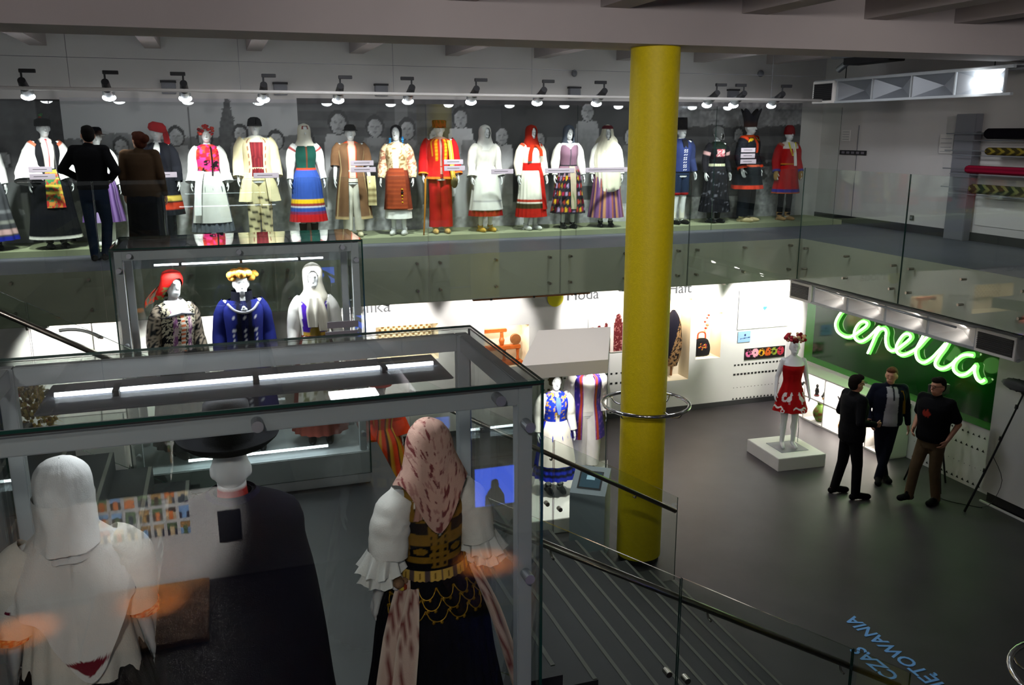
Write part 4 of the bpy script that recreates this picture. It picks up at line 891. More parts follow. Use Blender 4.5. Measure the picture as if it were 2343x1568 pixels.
m = figure('mannequin from behind in a white headscarf, white shawl and puffed white sleeves', -.64, 3.50, 1.98, 1.0, PI + .15, 'f', FG)
bodice(m, solid('#e2ddd2', .06), 'blouse', [(.84, .215, .20), (.92, .21, .19), (1.0, .195, .165), (1.10, .18, .145), (1.22, .172, .138), (1.32, .176, .122), (1.38, .15, .09), (1.42, .075, .065)], off=.01, pleat=(12, .0, .05), nth=90, nz=50, hemfn=lambda T: .03 * np.cos(2 * T))
sleeves(m, solid('#e6e2d8', .06), r=(.075, .105, .115, .095, .075), end=.66, wr=.03, n=36)
for s in (1, -1): shell(m, 'cuff', [(1.035, .062, .062, s * .238, .022), (1.085, .068, .068, s * .236, .026)], lambda T, Z, X, Y: np.where((vnoise(T * 8, Z * 90, 4, 2) > .55)[..., None], H('#e0a088'), H('#c04426')), nth=40, nz=10)
skirt(m, solid('#0c0b0e', .2), z1=.10, r1=.36, ry1=.33, pl=30, amp=.03, nth=120)
hood(m, solid('#e9e9e9', .04), [(1.36, .118, .12, 0, .04), (1.42, .106, .118, 0, .03), (1.50, .104, .125, 0, .015), (1.58, .108, .130, 0, .005), (1.64, .106, .122), (1.68, .092, .104), (1.705, .066, .074), (1.72, .03, .034), (1.724, .003, .003)], face=.8, zf=(1.36, 1.66), name='headscarf', jitter=.14, pleat=(7, .02, .035), nth=120, nz=60)
def shawl_col(T, Z, X, Y):
    c = solid('#e8e6e2', .05)(T, Z, X, Y); f = (Z - 1.22) / .23; za = Z + (1 - f) * (-.29 * np.maximum(0, -np.cos(T - .08)) ** 7 - .03); xc = .235 * math.sin(.08)
    c[(Y > 0) & (za > .925) & (za < .985) & (np.abs(X + xc) < (za - .92) * 1.25) & (Z < 1.30)] = H('#7a1c2c')
    c[(np.abs(np.abs(T) - 1.75) < .35) & (Z < 1.23)] = H('#6a1630'); return c
shell(m, 'shawl', [(1.22, .238, .188, 0, .025), (1.30, .228, .165, 0, .02), (1.37, .19, .125, 0, .012), (1.42, .12, .10, 0, .012), (1.45, .085, .085, 0, .012)], shawl_col, nth=200, nz=90, jitter=.22, pleat=(11, .0, .035), off=.02, hemfn=lambda T: -.29 * np.maximum(0, -np.cos(T - .08)) ** 7 - .03)
hood(m, solid('#f0efed', .03), [(1.40, .128, .142, 0, .04), (1.44, .116, .137, 0, .03), (1.52, .112, .136, 0, .018), (1.58, .113, .138, 0, .01)], face=1.0, zf=(1.20, 1.70), name='scarf_fold', jitter=.2, pleat=(5, .0, .05))

# ------------------------------------------------------------------ middle showcase mannequins, facing the room
MG = 'middle showcase mannequins'
m = figure('mannequin in a red flowered kerchief and black and white embroidered jacket', -.44, 8.36, 1.95, 1.03, .45, 'f', MG)
emb = lambda T, Z, X, Y: np.where(((np.abs(X) < .022) & (Y < 0))[..., None], np.where((np.sin(Z * 160) > 0)[..., None], H('#c8704a'), H('#d8d0c4')), np.where((np.abs(np.abs(X) - .075) < .022)[..., None] & (Y < 0)[..., None], np.where((vnoise(X * 50, Z * 40, 7) > .5)[..., None], H('#8a5a86'), H('#c8b0b4')), np.where((vnoise(X * 80, Z * 80 + Y * 50, 6) > .48)[..., None], H('#b8b09a'), H('#141418'))))
bodice(m, emb, off=.02, nth=160, nz=110); sleeves(m, lambda T, Z, X, Y: np.where((vnoise(T * 6, Z * 44, 6) > .50)[..., None], H('#a89a88'), H('#17171a')), r=(.062, .076, .076, .07, .06)); skirt(m, solid('#121014'), z1=.12, r1=.32, ry1=.28); shoes(m)
shell(m, 'collar', [(1.33, .185, .145), (1.38, .15, .105), (1.42, .10, .085), (1.44, .075, .07)], lambda T, Z, X, Y: np.where((Z < 1.342)[..., None], H('#2a2a30'), H('#e2e4e6')), nth=60, nz=14, off=.012, hemfn=lambda T: -.04 * np.abs(np.sin(T)))
hood(m, lambda T, Z, X, Y: np.where(((Z < 1.56) & (vnoise(X * 40, Z * 40, 4) > .55))[..., None], H('#6a7040'), solid('#b3140f', .15)(T, Z, X, Y)), [(1.44, .10, .09, -.05, .10), (1.52, .105, .11, -.02, .04), (1.60, .103, .118, 0, .005), (1.655, .092, .105), (1.69, .06, .07), (1.705, .01, .01)], face=.75, zf=(1.40, 1.635))
strip(m, 'kerchief_tail', [(-.08, .10, 1.56), (-.15, .12, 1.48), (-.20, .10, 1.40)], [.10, .16, .10], lambda u, v: np.where((vnoise(u * 8, v * 9, 4, 2) > .5)[..., None], H('#b03018'), H('#5a5a4c')), (1, 0, .5), nu=12)

m = figure('man mannequin in a dark blue buttoned coat and a brown fur ring hat', .15, 8.36, 1.95, 1.02, .05, 'm', MG)
def bluecoat(T, Z, X, Y):
    fr = Y < .02; ax = np.abs(X); c = solid('#171f66', .12)(T, Z, X, Y)
    c[fr & (ax > .035) & (ax < .085)] = H('#0a0c1c'); c[fr & (ax < .035)] = H('#10143a')
    b = fr & ((ax < .011) | (np.abs(ax - .112) < .011)) & (np.sin(Z * 125) > .35) & (Z < 1.30); c[b] = H('#cfd0d8'); return c
coat(m, bluecoat, z1=.40, r1=.30, ry1=.25, gap=.002); sleeves(m, solid('#171f62', .12), r=(.070, .080, .075, .07)); trousers(m, solid('#0e0e14')); boots(m)
shell(m, 'stand_collar', [(1.36, .150, .12), (1.42, .115, .10), (1.50, .105, .095)], solid('#0a0b18'), nth=60, nz=12, th=(.25, 2 * PI - .25)); MB().tube([(-.155, -.10, 1.40), (-.09, -.155, 1.345), (0, -.17, 1.325), (.09, -.155, 1.345), (.155, -.10, 1.40)], .013, n=8, col=H('#8a8a90')).build('chain', 'cloth', m, smooth=True)
lumps(m, 'clasp', [(0, -.155, 1.37), (.012, -.155, 1.35), (-.012, -.155, 1.35), (0, -.16, 1.335)], .02, ['#d0d4da', '#a8acb4'])
t = np.linspace(0, 2 * PI, 26, endpoint=False); rs = np.random.RandomState(4)
lumps(m, 'fur_hat', [(.105 * math.cos(a) + .01 * rs.randn(), .115 * math.sin(a), 1.635 + .012 * rs.randn() - .02 * math.sin(a)) for a in t] + [(.07 * math.cos(a), .07 * math.sin(a), 1.665) for a in t[::2]] + [(0, 0, 1.67), (.16, -.01, 1.64), (.14, .0, 1.65)], .038, ['#b07830', '#c48a3c', '#94601f'])

m = figure('mannequin in a pale lace headscarf, white blouse and purple bodice', .80, 8.36, 1.95, 1.03, -.1, 'f', MG)
bodice(m, lambda T, Z, X, Y: np.where(((np.abs(X) < .05) & (Y < 0) & (Z < 1.2))[..., None], H('#7a6420'), np.where((np.abs(X) < .13)[..., None], np.where((Z < 1.08)[..., None], H('#c8a040'), H('#44209a')), H('#e8e6e0'))), off=.006); sleeves(m, solid('#e8e6e2', .06), r=(.062, .078, .078, .06, .05)); skirt(m, solid('#7a3a30'), z1=.12, r1=.30, ry1=.27)
apron(m, floral('#e6e2d8', ['#8a8a60', '#b0a890']), z1=.3, hw=.9, r1=.30, ry1=.27); boots(m, '#0c0c0c', .25)
hood(m, solid('#d9d3c4', .07), [(1.30, .10, .15, .01, -.02), (1.38, .155, .12), (1.45, .115, .098, .01, .01), (1.52, .103, .098, 0, .012), (1.60, .105, .108, 0, .012), (1.655, .094, .104, 0, .008), (1.69, .06, .07), (1.71, .01, .01)], face=.55, zf=(1.478, 1.645), name='headscarf')
strip(m, 'scarf_end', [(-.01, -.14, 1.40), (-.02, -.175, 1.28), (-.02, -.18, 1.14)], [.10, .13, .10], '#ddd8cc', nu=10); strip(m, 'scarf_end', [(.05, -.13, 1.40), (.08, -.165, 1.26), (.09, -.165, 1.10)], [.08, .11, .09], '#d6d0c2', nu=10)
o = tag(bevel_box('caption_plate', (.86, 7.86, 3.17), (1.14, 7.872, 3.23), 'caption', w=.003), 'upper pale caption plate on the middle showcase glass', 'sign', 'caption plates on the middle showcase')
tag(bevel_box('caption_plate', (.84, 7.86, 3.08), (1.13, 7.872, 3.14), 'caption', w=.003), 'lower pale caption plate on the middle showcase glass', 'sign', 'caption plates on the middle showcase')

# ================================================================== people
def JP(**k):
    j = dict(MAL); j['torso'] = [tuple(r) for r in MAL['torso']]; j.update(k); return j
def person(label, x, y, z, s, rz, j, top, trou, shoe, hairfn, skin_h='#b98468', hem=.90, sleeve='long', fat=.0, extra=None, slim=1.06, topname='jacket', trouname='trousers', legs=True):
    o = empty('person', (x, y, z), rz, s); tag(o, label, 'person')
    b = blob('body', body_parts(j, slim, under=.86), .0095, 'skin', o); m_ = bpy.data.materials.get('skin_' + skin_h) or mat('skin_' + skin_h, skin_h, rough=.55); b.data.materials[0] = m_
    T = [list(r) for r in j['torso']]
    P = [('l', [(max(z_, hem) if i == 0 else z_, rx * slim + .022 + fat, ry * slim + .022 + fat, cx, cyy) for i, (z_, rx, ry, cx, cyy) in enumerate([r for r in T if r[0] >= hem - .13 and r[0] < 1.42])])]
    for sd in ('l', 'r'):
        sh, el, wr = [np.array(j[k + sd], float) for k in ('sh', 'el', 'wr')]
        if sleeve == 'long': P += [('c', sh, el, .076 + fat * .4, .060), ('c', el, wr - (wr - el) * .08, .056, .044)]
        else: P += [('c', sh, sh + (el - sh) * .72, .078, .072)]
    P += [('c', np.array(j['shl'], float) + (0, 0, .012), np.array(j['shr'], float) + (0, 0, .012), .076, .076), ('c', (0, .02, 1.40), (0, .015, 1.425), .085, .07)]
    if extra: P += extra
    g = blob(topname, P, .012, 'cloth', o, 4); vpaint(g, top if callable(top) else (lambda co: np.tile(H(top), (len(co), 1)) * (1 + .25 * (vnoise(co[:, 0] * 14 + 3, co[:, 2] * 14, 3) - .5))[:, None]))
    if legs:
        P = [('l', [(.76, .13, .118, *T[0][3:]), (.84, .168, .132, *T[0][3:]), (.94, .178, .135, *T[1][3:]), (1.02, .165, .125, *T[2][3:])])]
        for sd in ('l', 'r'):
            hi, kn, an = [np.array(j[k + sd], float) for k in ('hi', 'kn', 'an')]
            P += [('c', hi, kn, .104, .074), ('c', kn, an + (0, .005, -.02), .074, .062)]
        g = blob(trouname, P, .013, 'cloth', o, 4); vpaint(g, lambda co: np.tile(H(trou), (len(co), 1)) * (1 + .3 * (vnoise(co[:, 0] * 12 + 5, co[:, 2] * 12, 4) - .5))[:, None])
    for sd in ('l', 'r'):
        an, to = np.array(j['an' + sd], float), np.array(j['to' + sd], float); bk = an + (an - to) * .30; bk[2] = an[2] - .045
        g = blob('shoe', [('c', an + (0, 0, -.025), to, .052, .043), ('c', an + (0, 0, -.03), bk, .052, .044), ('e', tuple(to), (.050, .056, .040)), ('c', an, an + (0, 0, .03), .05, .048)], .010, 'cloth', o, 3); vpaint(g, lambda co: np.tile(H(shoe), (len(co), 1)))
    hc = np.array(j['head']); hy = j.get('head_yaw', 0)
    R = Matrix.Rotation(hy, 3, 'Z'); hp = lambda x, y, z: tuple(hc + np.array(R @ Vector((x, y, z)))); hairfn(o, hp, R.to_4x4())
    return o
def hair(h, parts):
    def f(o, hp, R):
        g = blob('hair', [('e', hp(*c), r, R) if len(r) == 3 else ('c', hp(*c), hp(*r[:3]), r[3], r[4]) for c, r in parts], .008, 'cloth', o, 2)
        vpaint(g, lambda co: np.tile(H(h), (len(co), 1)) * (1 + .7 * (vnoise(co[:, 0] * 90, co[:, 2] * 90, 3, 2) - .5))[:, None])
    return f
def glasses(o, hp):
    mb = MB()
    for s in (1, -1):
        t = np.linspace(0, 2 * PI, 16, endpoint=False); mb.tube([hp(s * .034 + .024 * math.cos(a), -.106, .02 + .018 * math.sin(a)) for a in t], .0025, n=6, sub=1, closed=True)
        mb.tube([hp(s * .058, -.104, .024), hp(s * .080, -.04, .022), hp(s * .08, .02, .015)], .0025, n=6)
    mb.tube([hp(-.01, -.108, .022), hp(.01, -.108, .022)], .0025, n=6, sub=1); mb.build('glasses', 'black', o)
SHORT = [((0, .028, .040), (.080, .090, .088)), ((0, .05, .0), (.076, .068, .085)), ((0, -.035, .085), (.066, .055, .040))]
# two visitors on the gallery, backs to us (they face +Y)
person('visitor seen from behind in black sweater and jeans before the gallery mannequins', -1.52, 12.72, U, 1.03, PI - .25,
       JP(head_yaw=.5, ell=(.33, .06, 1.15), wrl=(.20, -.16, 1.02), elr=(-.33, .08, 1.13), wrr=(-.16, -.15, 1.0), knl=(.07, .02, .47), anl=(.04, .06, .085), tol=(.05, -.10, .035), knr=(-.10, -.07, .48), anr=(-.07, -.02, .085), tor=(-.09, -.18, .035)),
       '#07070a', '#16243a', '#0a0a0c', hair('#0d0907', SHORT), hem=.90, topname='sweater', trouname='jeans')
w_ = person('visitor with a brown hair bun in brown cardigan and long dark skirt on the gallery', -.92, 12.72, U, .985, PI - .15,
       JP(head_yaw=.75, torso=FEM['torso'], ell=(.235, .03, 1.10), wrl=(.25, -.06, .86), elr=(-.25, .02, 1.10), wrr=(-.27, -.05, .85)),
       '#3a2b1c', '#0b0c12', '#0a0a0c', hair('#3a1a0e', [((0, .03, .035), (.088, .10, .092)), ((0, .05, -.02), (.085, .075, .085)), ((-.02, .125, .03), (.062, .055, .060)), ((0, -.03, .085), (.068, .055, .04))]), hem=.80, fat=.035, slim=1.0, topname='cardigan', legs=False)
skirt(w_, solid('#0a0b11', .2), z0=1.0, z1=.08, r1=.24, ry1=.21, r0=.18, ry0=.14, pl=8, amp=.02)
# three men talking by the neon sign; facing given in degrees about z (0 faces -Y)
def jacket_open(co):
    c = np.tile(H('#0d1120'), (len(co), 1)); fr = (co[:, 1] < -.055) & (np.abs(co[:, 0] + .0) < .085 + (1.2 - co[:, 2]) * .05) & (np.abs(co[:, 0]) < .125) & (co[:, 2] < 1.43)
    c[fr] = H('#a3a3a6'); c[(fr) & (np.abs(co[:, 0] - .012) < .008) & (co[:, 2] > 1.25)] = H('#22242c'); return c * (1 + .2 * (vnoise(co[:, 0] * 16, co[:, 2] * 16, 3) - .5))[:, None]
def tee(co):
    c = np.tile(H('#07070b'), (len(co), 1)); d = (co[:, 1] < -.06) & (np.hypot((co[:, 0] + .01) / 1.0, co[:, 2] - 1.24) < .055) & (vnoise(co[:, 0] * 40, co[:, 2] * 40, 3) > .42); c[d] = H('#8a2a1e'); return c
def hair_g(h): 
    f = hair(h, SHORT)
    def g(o, hp, R): f(o, hp, R); glasses(o, hp)
    return g
person('man in black blazer and trousers with glasses gesturing to the others', 7.93, 9.24, 0, 1.03, PI / 2 - .15,
       JP(head_yaw=.1, elr=(-.27, .06, 1.12), wrr=(-.20, -.20, 1.06), ell=(.27, .03, 1.12), wrl=(.16, -.24, 1.0), curl=.9, knl=(.10, .03, .47), anl=(.13, .10, .085), tol=(.13, -.06, .035), knr=(-.10, -.06, .48), anr=(-.13, -.06, .085), tor=(-.14, -.22, .035), hir=(-.09, 0, .87), hil=(.09, 0, .87)),
       '#08090d', '#07080b', '#08080a', hair_g('#17100c'), hem=.80, fat=.012, topname='blazer')
pd = person('man in a white shirt under an open dark jacket with a yellow shoulder strap', 8.78, 9.55, 0, 1.0, -.42,
       JP(head_yaw=-.5, elr=(-.28, .05, 1.12), wrr=(-.26, -.12, .93), ell=(.27, .04, 1.10), wrl=(.29, -.02, .86), hil=(.085, 0, .87), knl=(.03, -.05, .48), anl=(-.06, -.08, .085), tol=(-.10, -.21, .035), hir=(-.085, 0, .87), knr=(-.05, .0, .47), anr=(.06, .04, .085), tor=(.08, -.11, .035)),
       jacket_open, '#10131f', '#0a0a0c', hair('#5a3a24', SHORT), hem=.86, fat=.025)
strip(pd, 'yellow_strap', [(.13, -.11, 1.38), (.16, -.135, 1.25), (.18, -.13, 1.05)], .035, '#8a6a18')
person('man in black t-shirt with a red print and khaki trousers, hand in pocket', 8.80, 8.72, 0, 1.045, -PI / 2 + .25,
       JP(head_yaw=-.15, ell=(.27, .09, 1.12), wrl=(.22, -.03, .92), elr=(-.25, .05, 1.12), wrr=(-.18, -.14, 1.0), knl=(.08, .0, .47), anl=(.09, .08, .085), tol=(.10, -.06, .035), knr=(-.10, -.14, .49), anr=(-.10, -.22, .13), tor=(-.11, -.37, .11), curl=.7),
       tee, '#5a4a34', '#0b0a0b', hair_g('#15100c'), hem=.86, sleeve='short', fat=.02, topname='t_shirt')
# ================================================================== gallery lamps
trk = tag(empty('light_track', (0, 0, 0)), 'long silver lamp track under the gallery ceiling', 'track')
MB().cyl((-4.5, 12.3, 5.43), (9.35, 12.3, 5.38), .022, n=12).build('rail', 'white_paint', trk, smooth=True)
MB().cyl((-4.5, 12.25, 5.80), (9.35, 12.25, 5.74), .003, n=6).build('wire', 'tray_grey', trk)
for x in (-3.6, -1.6, .4, 2.4, 4.4, 6.4, 8.4): MB().cyl((x, 12.3, 5.40), (x, 12.3, 6.09 if False else 6.35), .003, n=6).build('hanger', 'tray_grey', trk)
for i, x in enumerate((-3.05, -2.12, -1.20, -.29, .69, 1.68, 2.65, 3.57, 4.58, 5.53, 6.50, 7.42, 7.90, 8.60)):
    zt = 5.41 - (x + 2) * .003
    o = tag(empty('track_spotlight', (x, 12.3, zt)), 'small track spotlight, %s from the left along the gallery lamp track' % ('cut off and outermost', 'first', 'second', 'third', 'fourth', 'fifth', 'sixth', 'seventh', 'eighth', 'ninth', 'tenth', 'eleventh', 'twelfth', 'thirteenth')[i], 'spotlight', 'track spotlights over the gallery')
    bevel_box('driver', (-.02, -.03, .19), (.16, .02, .235), 'dark_grey', o, .004) if i % 3 else bevel_box('driver', (-.15, -.03, .19), (.03, .02, .235), 'dark_grey', o, .004)
    MB().cyl((0, 0, .03), (0, 0, .235), .012, n=10).build('stem', 'dark_grey', o)
    MB().cyl((0, -.03, .10), (0, .12, .02), .045, .055, n=20).build('head', 'dark_grey', o, smooth=False)
    MB().cyl((0, .10, .03), (0, .26, -.03), .052, .072, n=20).build('shade', 'alu', o, smooth=False)
    MB().ell((0, .275, -.078), (.082, .06, .046), 18, 10).build('lens', 'lamp_lens', o, smooth=True)
    s_ = spot('track_lamp', (x, 12.64, zt - .16), (x + .03, 13.72, 3.80), 136 if x < 7 else 74, 70, .8, (1, .985, .96), .05)
for i, (x, y) in enumerate(((7.05, 12.2), (9.0, 12.4))):
    pass
for i, x in enumerate((-.55, 1.05, 2.6, 5.9, 9.0)):
    o = tag(empty('ceiling_box', (x, 13.6, 5.55)), 'grey cable box on the wall above the mural, number %s from the left' % ('one', 'two', 'three', 'four', 'five')[i], 'box', 'cable boxes above the murals')
    bevel_box('housing', (-.10, .70, -.10), (.10, .80, .06), 'tray_grey', o); bx('cap', (-.11, .70, .06), (.11, .80, .09), 'dark_grey', o)

# ceiling light panels between the ribs, and unseen fill lamps added over the near gallery
for i, x in enumerate((1.47, 4.54, 7.55)):
    o = tag(empty('ceiling_light', (x, 10.4, 6.35)), 'recessed rectangular ceiling light panel between the ribs, %s from the left' % ('first', 'second', 'third')[i], 'ceiling light', 'ceiling light panels')
    bevel_box('frame', (-.34, -.64, -.06), (.34, .64, 0), 'white_paint', o); bx('diffuser', (-.30, -.60, -.066), (.30, .60, -.058), mat('panel_diffuser_%d' % i, '#ffffff', emit='#f2f4ff', estr=2.2), o)
    l = bpy.data.lights.new('panel_lamp', 'AREA'); l.shape = 'RECTANGLE'; l.size = .6; l.size_y = 1.2; l.energy = 26; l.color = (.93, .95, 1)
    lo = bpy.data.objects.new('panel_lamp', l); COL.objects.link(lo); lo.location = (x, 10.4, 6.27)
for i, (x, y, tx, ty, tz) in enumerate(((-2.2, .6, .5, 8.4, 5.4), (2.0, .6, 4.0, 8.4, 5.0), (6.2, 1.2, 8.8, 9.0, 5.6), (-.6, -.9, .4, 3.5, 3.3))):
    o = tag(empty('track_spotlight', (x, y, 6.35)), 'added wide angle fill spotlight over the near gallery, %s' % ('first from the left', 'second from the left', 'third from the left', 'aimed down at the foreground showcase')[i], 'spotlight', 'added fill spotlights over the near gallery')
    MB().cyl((0, 0, -.30), (0, 0, 0), .012, n=10).build('stem', 'dark_grey', o); d = np.array([tx - x, ty - y, tz - 6.0]); d /= np.linalg.norm(d); c = np.array([0, 0, -.36])
    MB().cyl(c - d * .10, c + d * .12, .07, .09, n=20).build('head', 'dark_grey', o); MB().cyl(c + d * .12, c + d * .125, .085, n=20).build('lens', 'lamp_lens', o)
    spot('near_fill_lamp', tuple(np.array([x, y, 5.99]) + d * .2), (tx, ty, tz), (250, 330, 230, 95)[i], (80, 70, 64, 62)[i], 1.0, (1, .93, .90), .15)  # added fill for the column, beam and foreground showcase

# lamps under the far gallery washing the lower wall
for i, (x, y, tx, tz, wt) in enumerate(((-2.2, 12.2, -2.0, 1.7, 90), (-.4, 12.2, -.4, 1.8, 60), (2.2, 12.25, 2.3, 2.0, 110), (4.0, 12.25, 4.0, 1.9, 50), (5.9, 12.25, 6.05, 2.0, 90), (7.75, 12.25, 7.6, 2.05, 90), (9.05, 12.25, 9.15, 1.75, 120))):
    o = tag(empty('wall_washer', (x, y, 2.6)), 'small spotlight under the far gallery, %s from the left' % ('first', 'second', 'third', 'fourth', 'fifth', 'sixth', 'last')[i], 'spotlight', 'wall washer lamps under the gallery')
    MB().cyl((0, 0, -.04), (0, 0, 0), .03, n=14).build('base', 'dark_grey', o); MB().cyl((0, -.02, -.09), (0, .09, -.10), .035, .045, n=16).build('head', 'alu', o)
    MB().ell((0, .095, -.10), (.042, .02, .042), 14, 8).build('lens', 'lamp_lens', o, smooth=True)
    spot('washer_lamp', (x, y + .14, 2.49), (tx, 13.35, tz), wt * 1.25, 82, .35, (1, .97, .92), .04)
o = tag(empty('ceiling_track', (0, 0, 0)), 'brown lamp track fixed under the edge of the far gallery', 'track'); bx('rail', (3.35, 11.80, 2.555), (5.15, 11.86, 2.60), 'wood', o)
for x in (3.6, 4.25, 4.9): bx('clip', (x, 11.79, 2.55), (x + .03, 11.87, 2.60), 'black', o)

# ================================================================== faceted light units on the right
def light_unit(label, x, ya, yb, z0, z1, nb, lit, vent_y, facet, rod):
    o = tag(empty('light_unit', (x, ya, z0)), label, 'light fixture'); L = ya - yb; h = z1 - z0
    for z in (0, h): bevel_box('rail', (-.02, -L, z - .018), (.03, 0, z + .018), 'alu_paint', o, .004)
    bevel_box('back_rail', (.34, -L, h - .02), (.38, 0, h + .02), 'alu_paint', o, .004)
    bx('top_sheet', (.0, -L, h + .018), (.38, 0, h + .026), 'alu_paint', o)
    v0, v1 = vent_y; Y = np.linspace(-v0, -L + v1, nb + 1)
    for y in Y: bevel_box('divider', (-.015, y - .012, .018), (.02, y + .012, h - .018), 'alu_paint', o, .003)
    for i in range(nb):
        a, b = Y[i] - .012, Y[i + 1] + .012; c = (.20, (a + b) / 2, h / 2); q = [(.01, a, .018), (.01, b, .018), (.01, b, h - .018), (.01, a, h - .018)]
        lt = i in lit
        for k in range(4):
            mb = MB(); p0, p1 = np.array(q[k]), np.array(q[(k + 1) % 4]); mb.add([p0, p1, c], [(0, 1, 2)]); mb.add([p0 + (.012, 0, 0), p1 + (.012, 0, 0), np.array(c) + (.012, 0, 0)], [(2, 1, 0)])
            mb.build('facet', facet, o)
        if lt:
            MB().cyl((.075, (a + b) / 2 - .20, h / 2), (.075, (a + b) / 2 + .20, h / 2), .03, n=14).build('lamp', 'lamp_lens', o, smooth=True)
    for y0, y1 in ((-v0 + .03, -.02), (-L + .02, -L + v1 - .03)):
        if y1 - y0 < .1: continue
        bevel_box('vent_box', (-.05, y0, -.01), (.30, y1, h + .005), 'white_paint', o, .006)
        bx('vent_recess', (-.053, y0 + .04, .03), (-.049, y1 - .04, h - .035), 'black', o)
        n = 9
        for k in range(n): z = .045 + (h - .09) * k / (n - 1); bx('vent_slat', (-.065, y0 + .04, z - .004), (-.05, y1 - .04, z + .004), 'dark_grey', o)
    if rod: MB().cyl((-.10, -L * .17, h * .98), (-.10, -L * .80, h * .84), .014, n=10).build('front_rod', 'alu', o, smooth=True)
    for y in (-.5, -L + .5): MB().cyl((.2, y, h + .02), (.2, y, (2.6 if z0 < 3 else 6.35) - z0), .008, n=8).build('hanger', 'dark_grey', o)
    return o
light_unit('white faceted light unit with vents hung below the right gallery over the neon', 8.95, 12.17, 7.70, 2.22, 2.50, 4, (), (.58, .66), 'white_paint', True)
light_unit('silver faceted light unit with one bright lamp under the ceiling at the right', 9.5, 12.70, 8.80, 5.35, 5.68, 4, (3,), (.58, .12), 'alu', False)
for y in (8.60, 9.41, 10.22, 11.03):
    spot('unit_lamp', (8.99, y, 2.46), (9.12, y + .35, 2.34), 1.8, 160, .6, (1, .93, .88), .04)
spot('unit_bright_lamp', (9.36, 9.35, 5.52), (9.62, 9.35, 5.50), 5, 150, .8, (1, 1, 1), .1)
o = tag(empty('projector', (9.55, 11.9, 5.95)), 'black and silver projector hung above the upper light unit', 'projector')
bevel_box('housing', (-.12, -.95, -.05), (.18, .05, .12), 'dark_grey', o); bevel_box('front_tube', (-.20, -.90, .05), (-.12, .25, .11), 'alu', o); MB().cyl((0, .05, .02), (0, .30, -.10), .05, n=16).build('lens', 'alu', o); MB().cyl((.05, -.4, .12), (.05, -.4, .40), .015, n=8).build('stem', 'dark_grey', o)
o = tag(empty('air_duct', (10.4, 5.2, 6.0)), 'dark round duct in the upper right corner under the ceiling', 'duct'); MB().cyl((0, -1.5, 0), (0, 2.6, 0), .30, n=32).build('pipe', 'dark_grey', o, smooth=False)
for y in (-1, .2, 1.4, 2.55): MB().cyl((0, y, 0), (0, y + .05, 0), .315, n=32).build('flange', 'black', o)
tag(MB().ell((5.9, 14.36, 5.86), (.05, .05, .06), 16, 10).build('speaker', 'tray_grey', smooth=True), 'small round grey loudspeaker high on the wall left of the column', 'speaker')
tag(MB().ell((9.55, 14.35, 5.92), (.06, .06, .06), 16, 10).build('speaker', 'tray_grey', smooth=True), 'small round grey loudspeaker under the ceiling right of the column', 'speaker')

# ================================================================== textile rolls on the right upper wall
rk = tag(empty('textile_rack', (10.85, 10.8, U)), 'tall grey rack panel holding rods of rolled textiles', 'rack')
bevel_box('panel', (-.02, -.20, 0), (.12, .19, 1.90), 'tray_grey', rk); bevel_box('panel', (-.02, -2.6, 0), (.13, -2.22, 1.90), 'tray_grey', rk)
def roll(z, y0, r, fn, label):
    t = np.linspace(0, 2 * PI, 40, endpoint=False); yy = np.linspace(y0, 8.6, 120); T, Yy = np.meshgrid(t, yy)
    rr = r * np.where((Yy > y0 - .02) | (Yy < 8.62), .8, 1.0)
    G = np.stack([10.74 + rr * np.cos(T), Yy, z + rr * np.sin(T)], -1)
    o = tag(empty('textile_roll', (0, 0, 0)), label, 'textile', 'rolled textiles on the rack'); mb = MB(); k = 0; mb.grid(G, cu=True, col=fn(T, Yy)); mb.f.append(tuple(range(40))); mb.mi.append(0); mb.f.append(tuple(range(119 * 40, 120 * 40))); mb.mi.append(0)
    mb.build('cloth_roll', 'cloth', o, smooth=True)
    MB().cyl((10.74, 11.05, z), (10.74, 8.4, z), .008, n=8).build('rod', 'alu', o); MB().cyl((10.74, 10.9, z - r * 1.3), (10.74, 8.4, z - r * 1.3), .006, n=8).build('rod', 'alu', o)
zig = lambda c0, c1: (lambda T, Yy: np.where((np.abs(((Yy * 6 + np.abs(((T / PI * 2) % 2) - 1)) % 1) - .5) < .2)[..., None], H(c1), H(c0)))
roll(4.86, 10.29, .075, lambda T, Yy: np.tile(H('#120f18'), T.shape + (1,)), 'black textile roll, topmost on the rack')
roll(4.61, 10.25, .055, zig('#3a3318', '#8a7a2a'), 'gold and black patterned textile roll, second from the top on the rack')
roll(4.34, 10.58, .06, lambda T, Yy: np.tile(H('#8a1030'), T.shape + (1,)) * (1 + .3 * np.sin(T * 6))[..., None], 'crimson textile roll on the rack')
roll(4.06, 10.46, .07, zig('#2e3a2a', '#7c8450'), 'green zigzag patterned textile roll, lowest on the rack')
tag(bx('wall_board', (10.985, 8.65, U + .25), (10.998, 10.55, 3.90), 'white_paint'), 'large plain white board on the wall below the textile rolls', 'board')
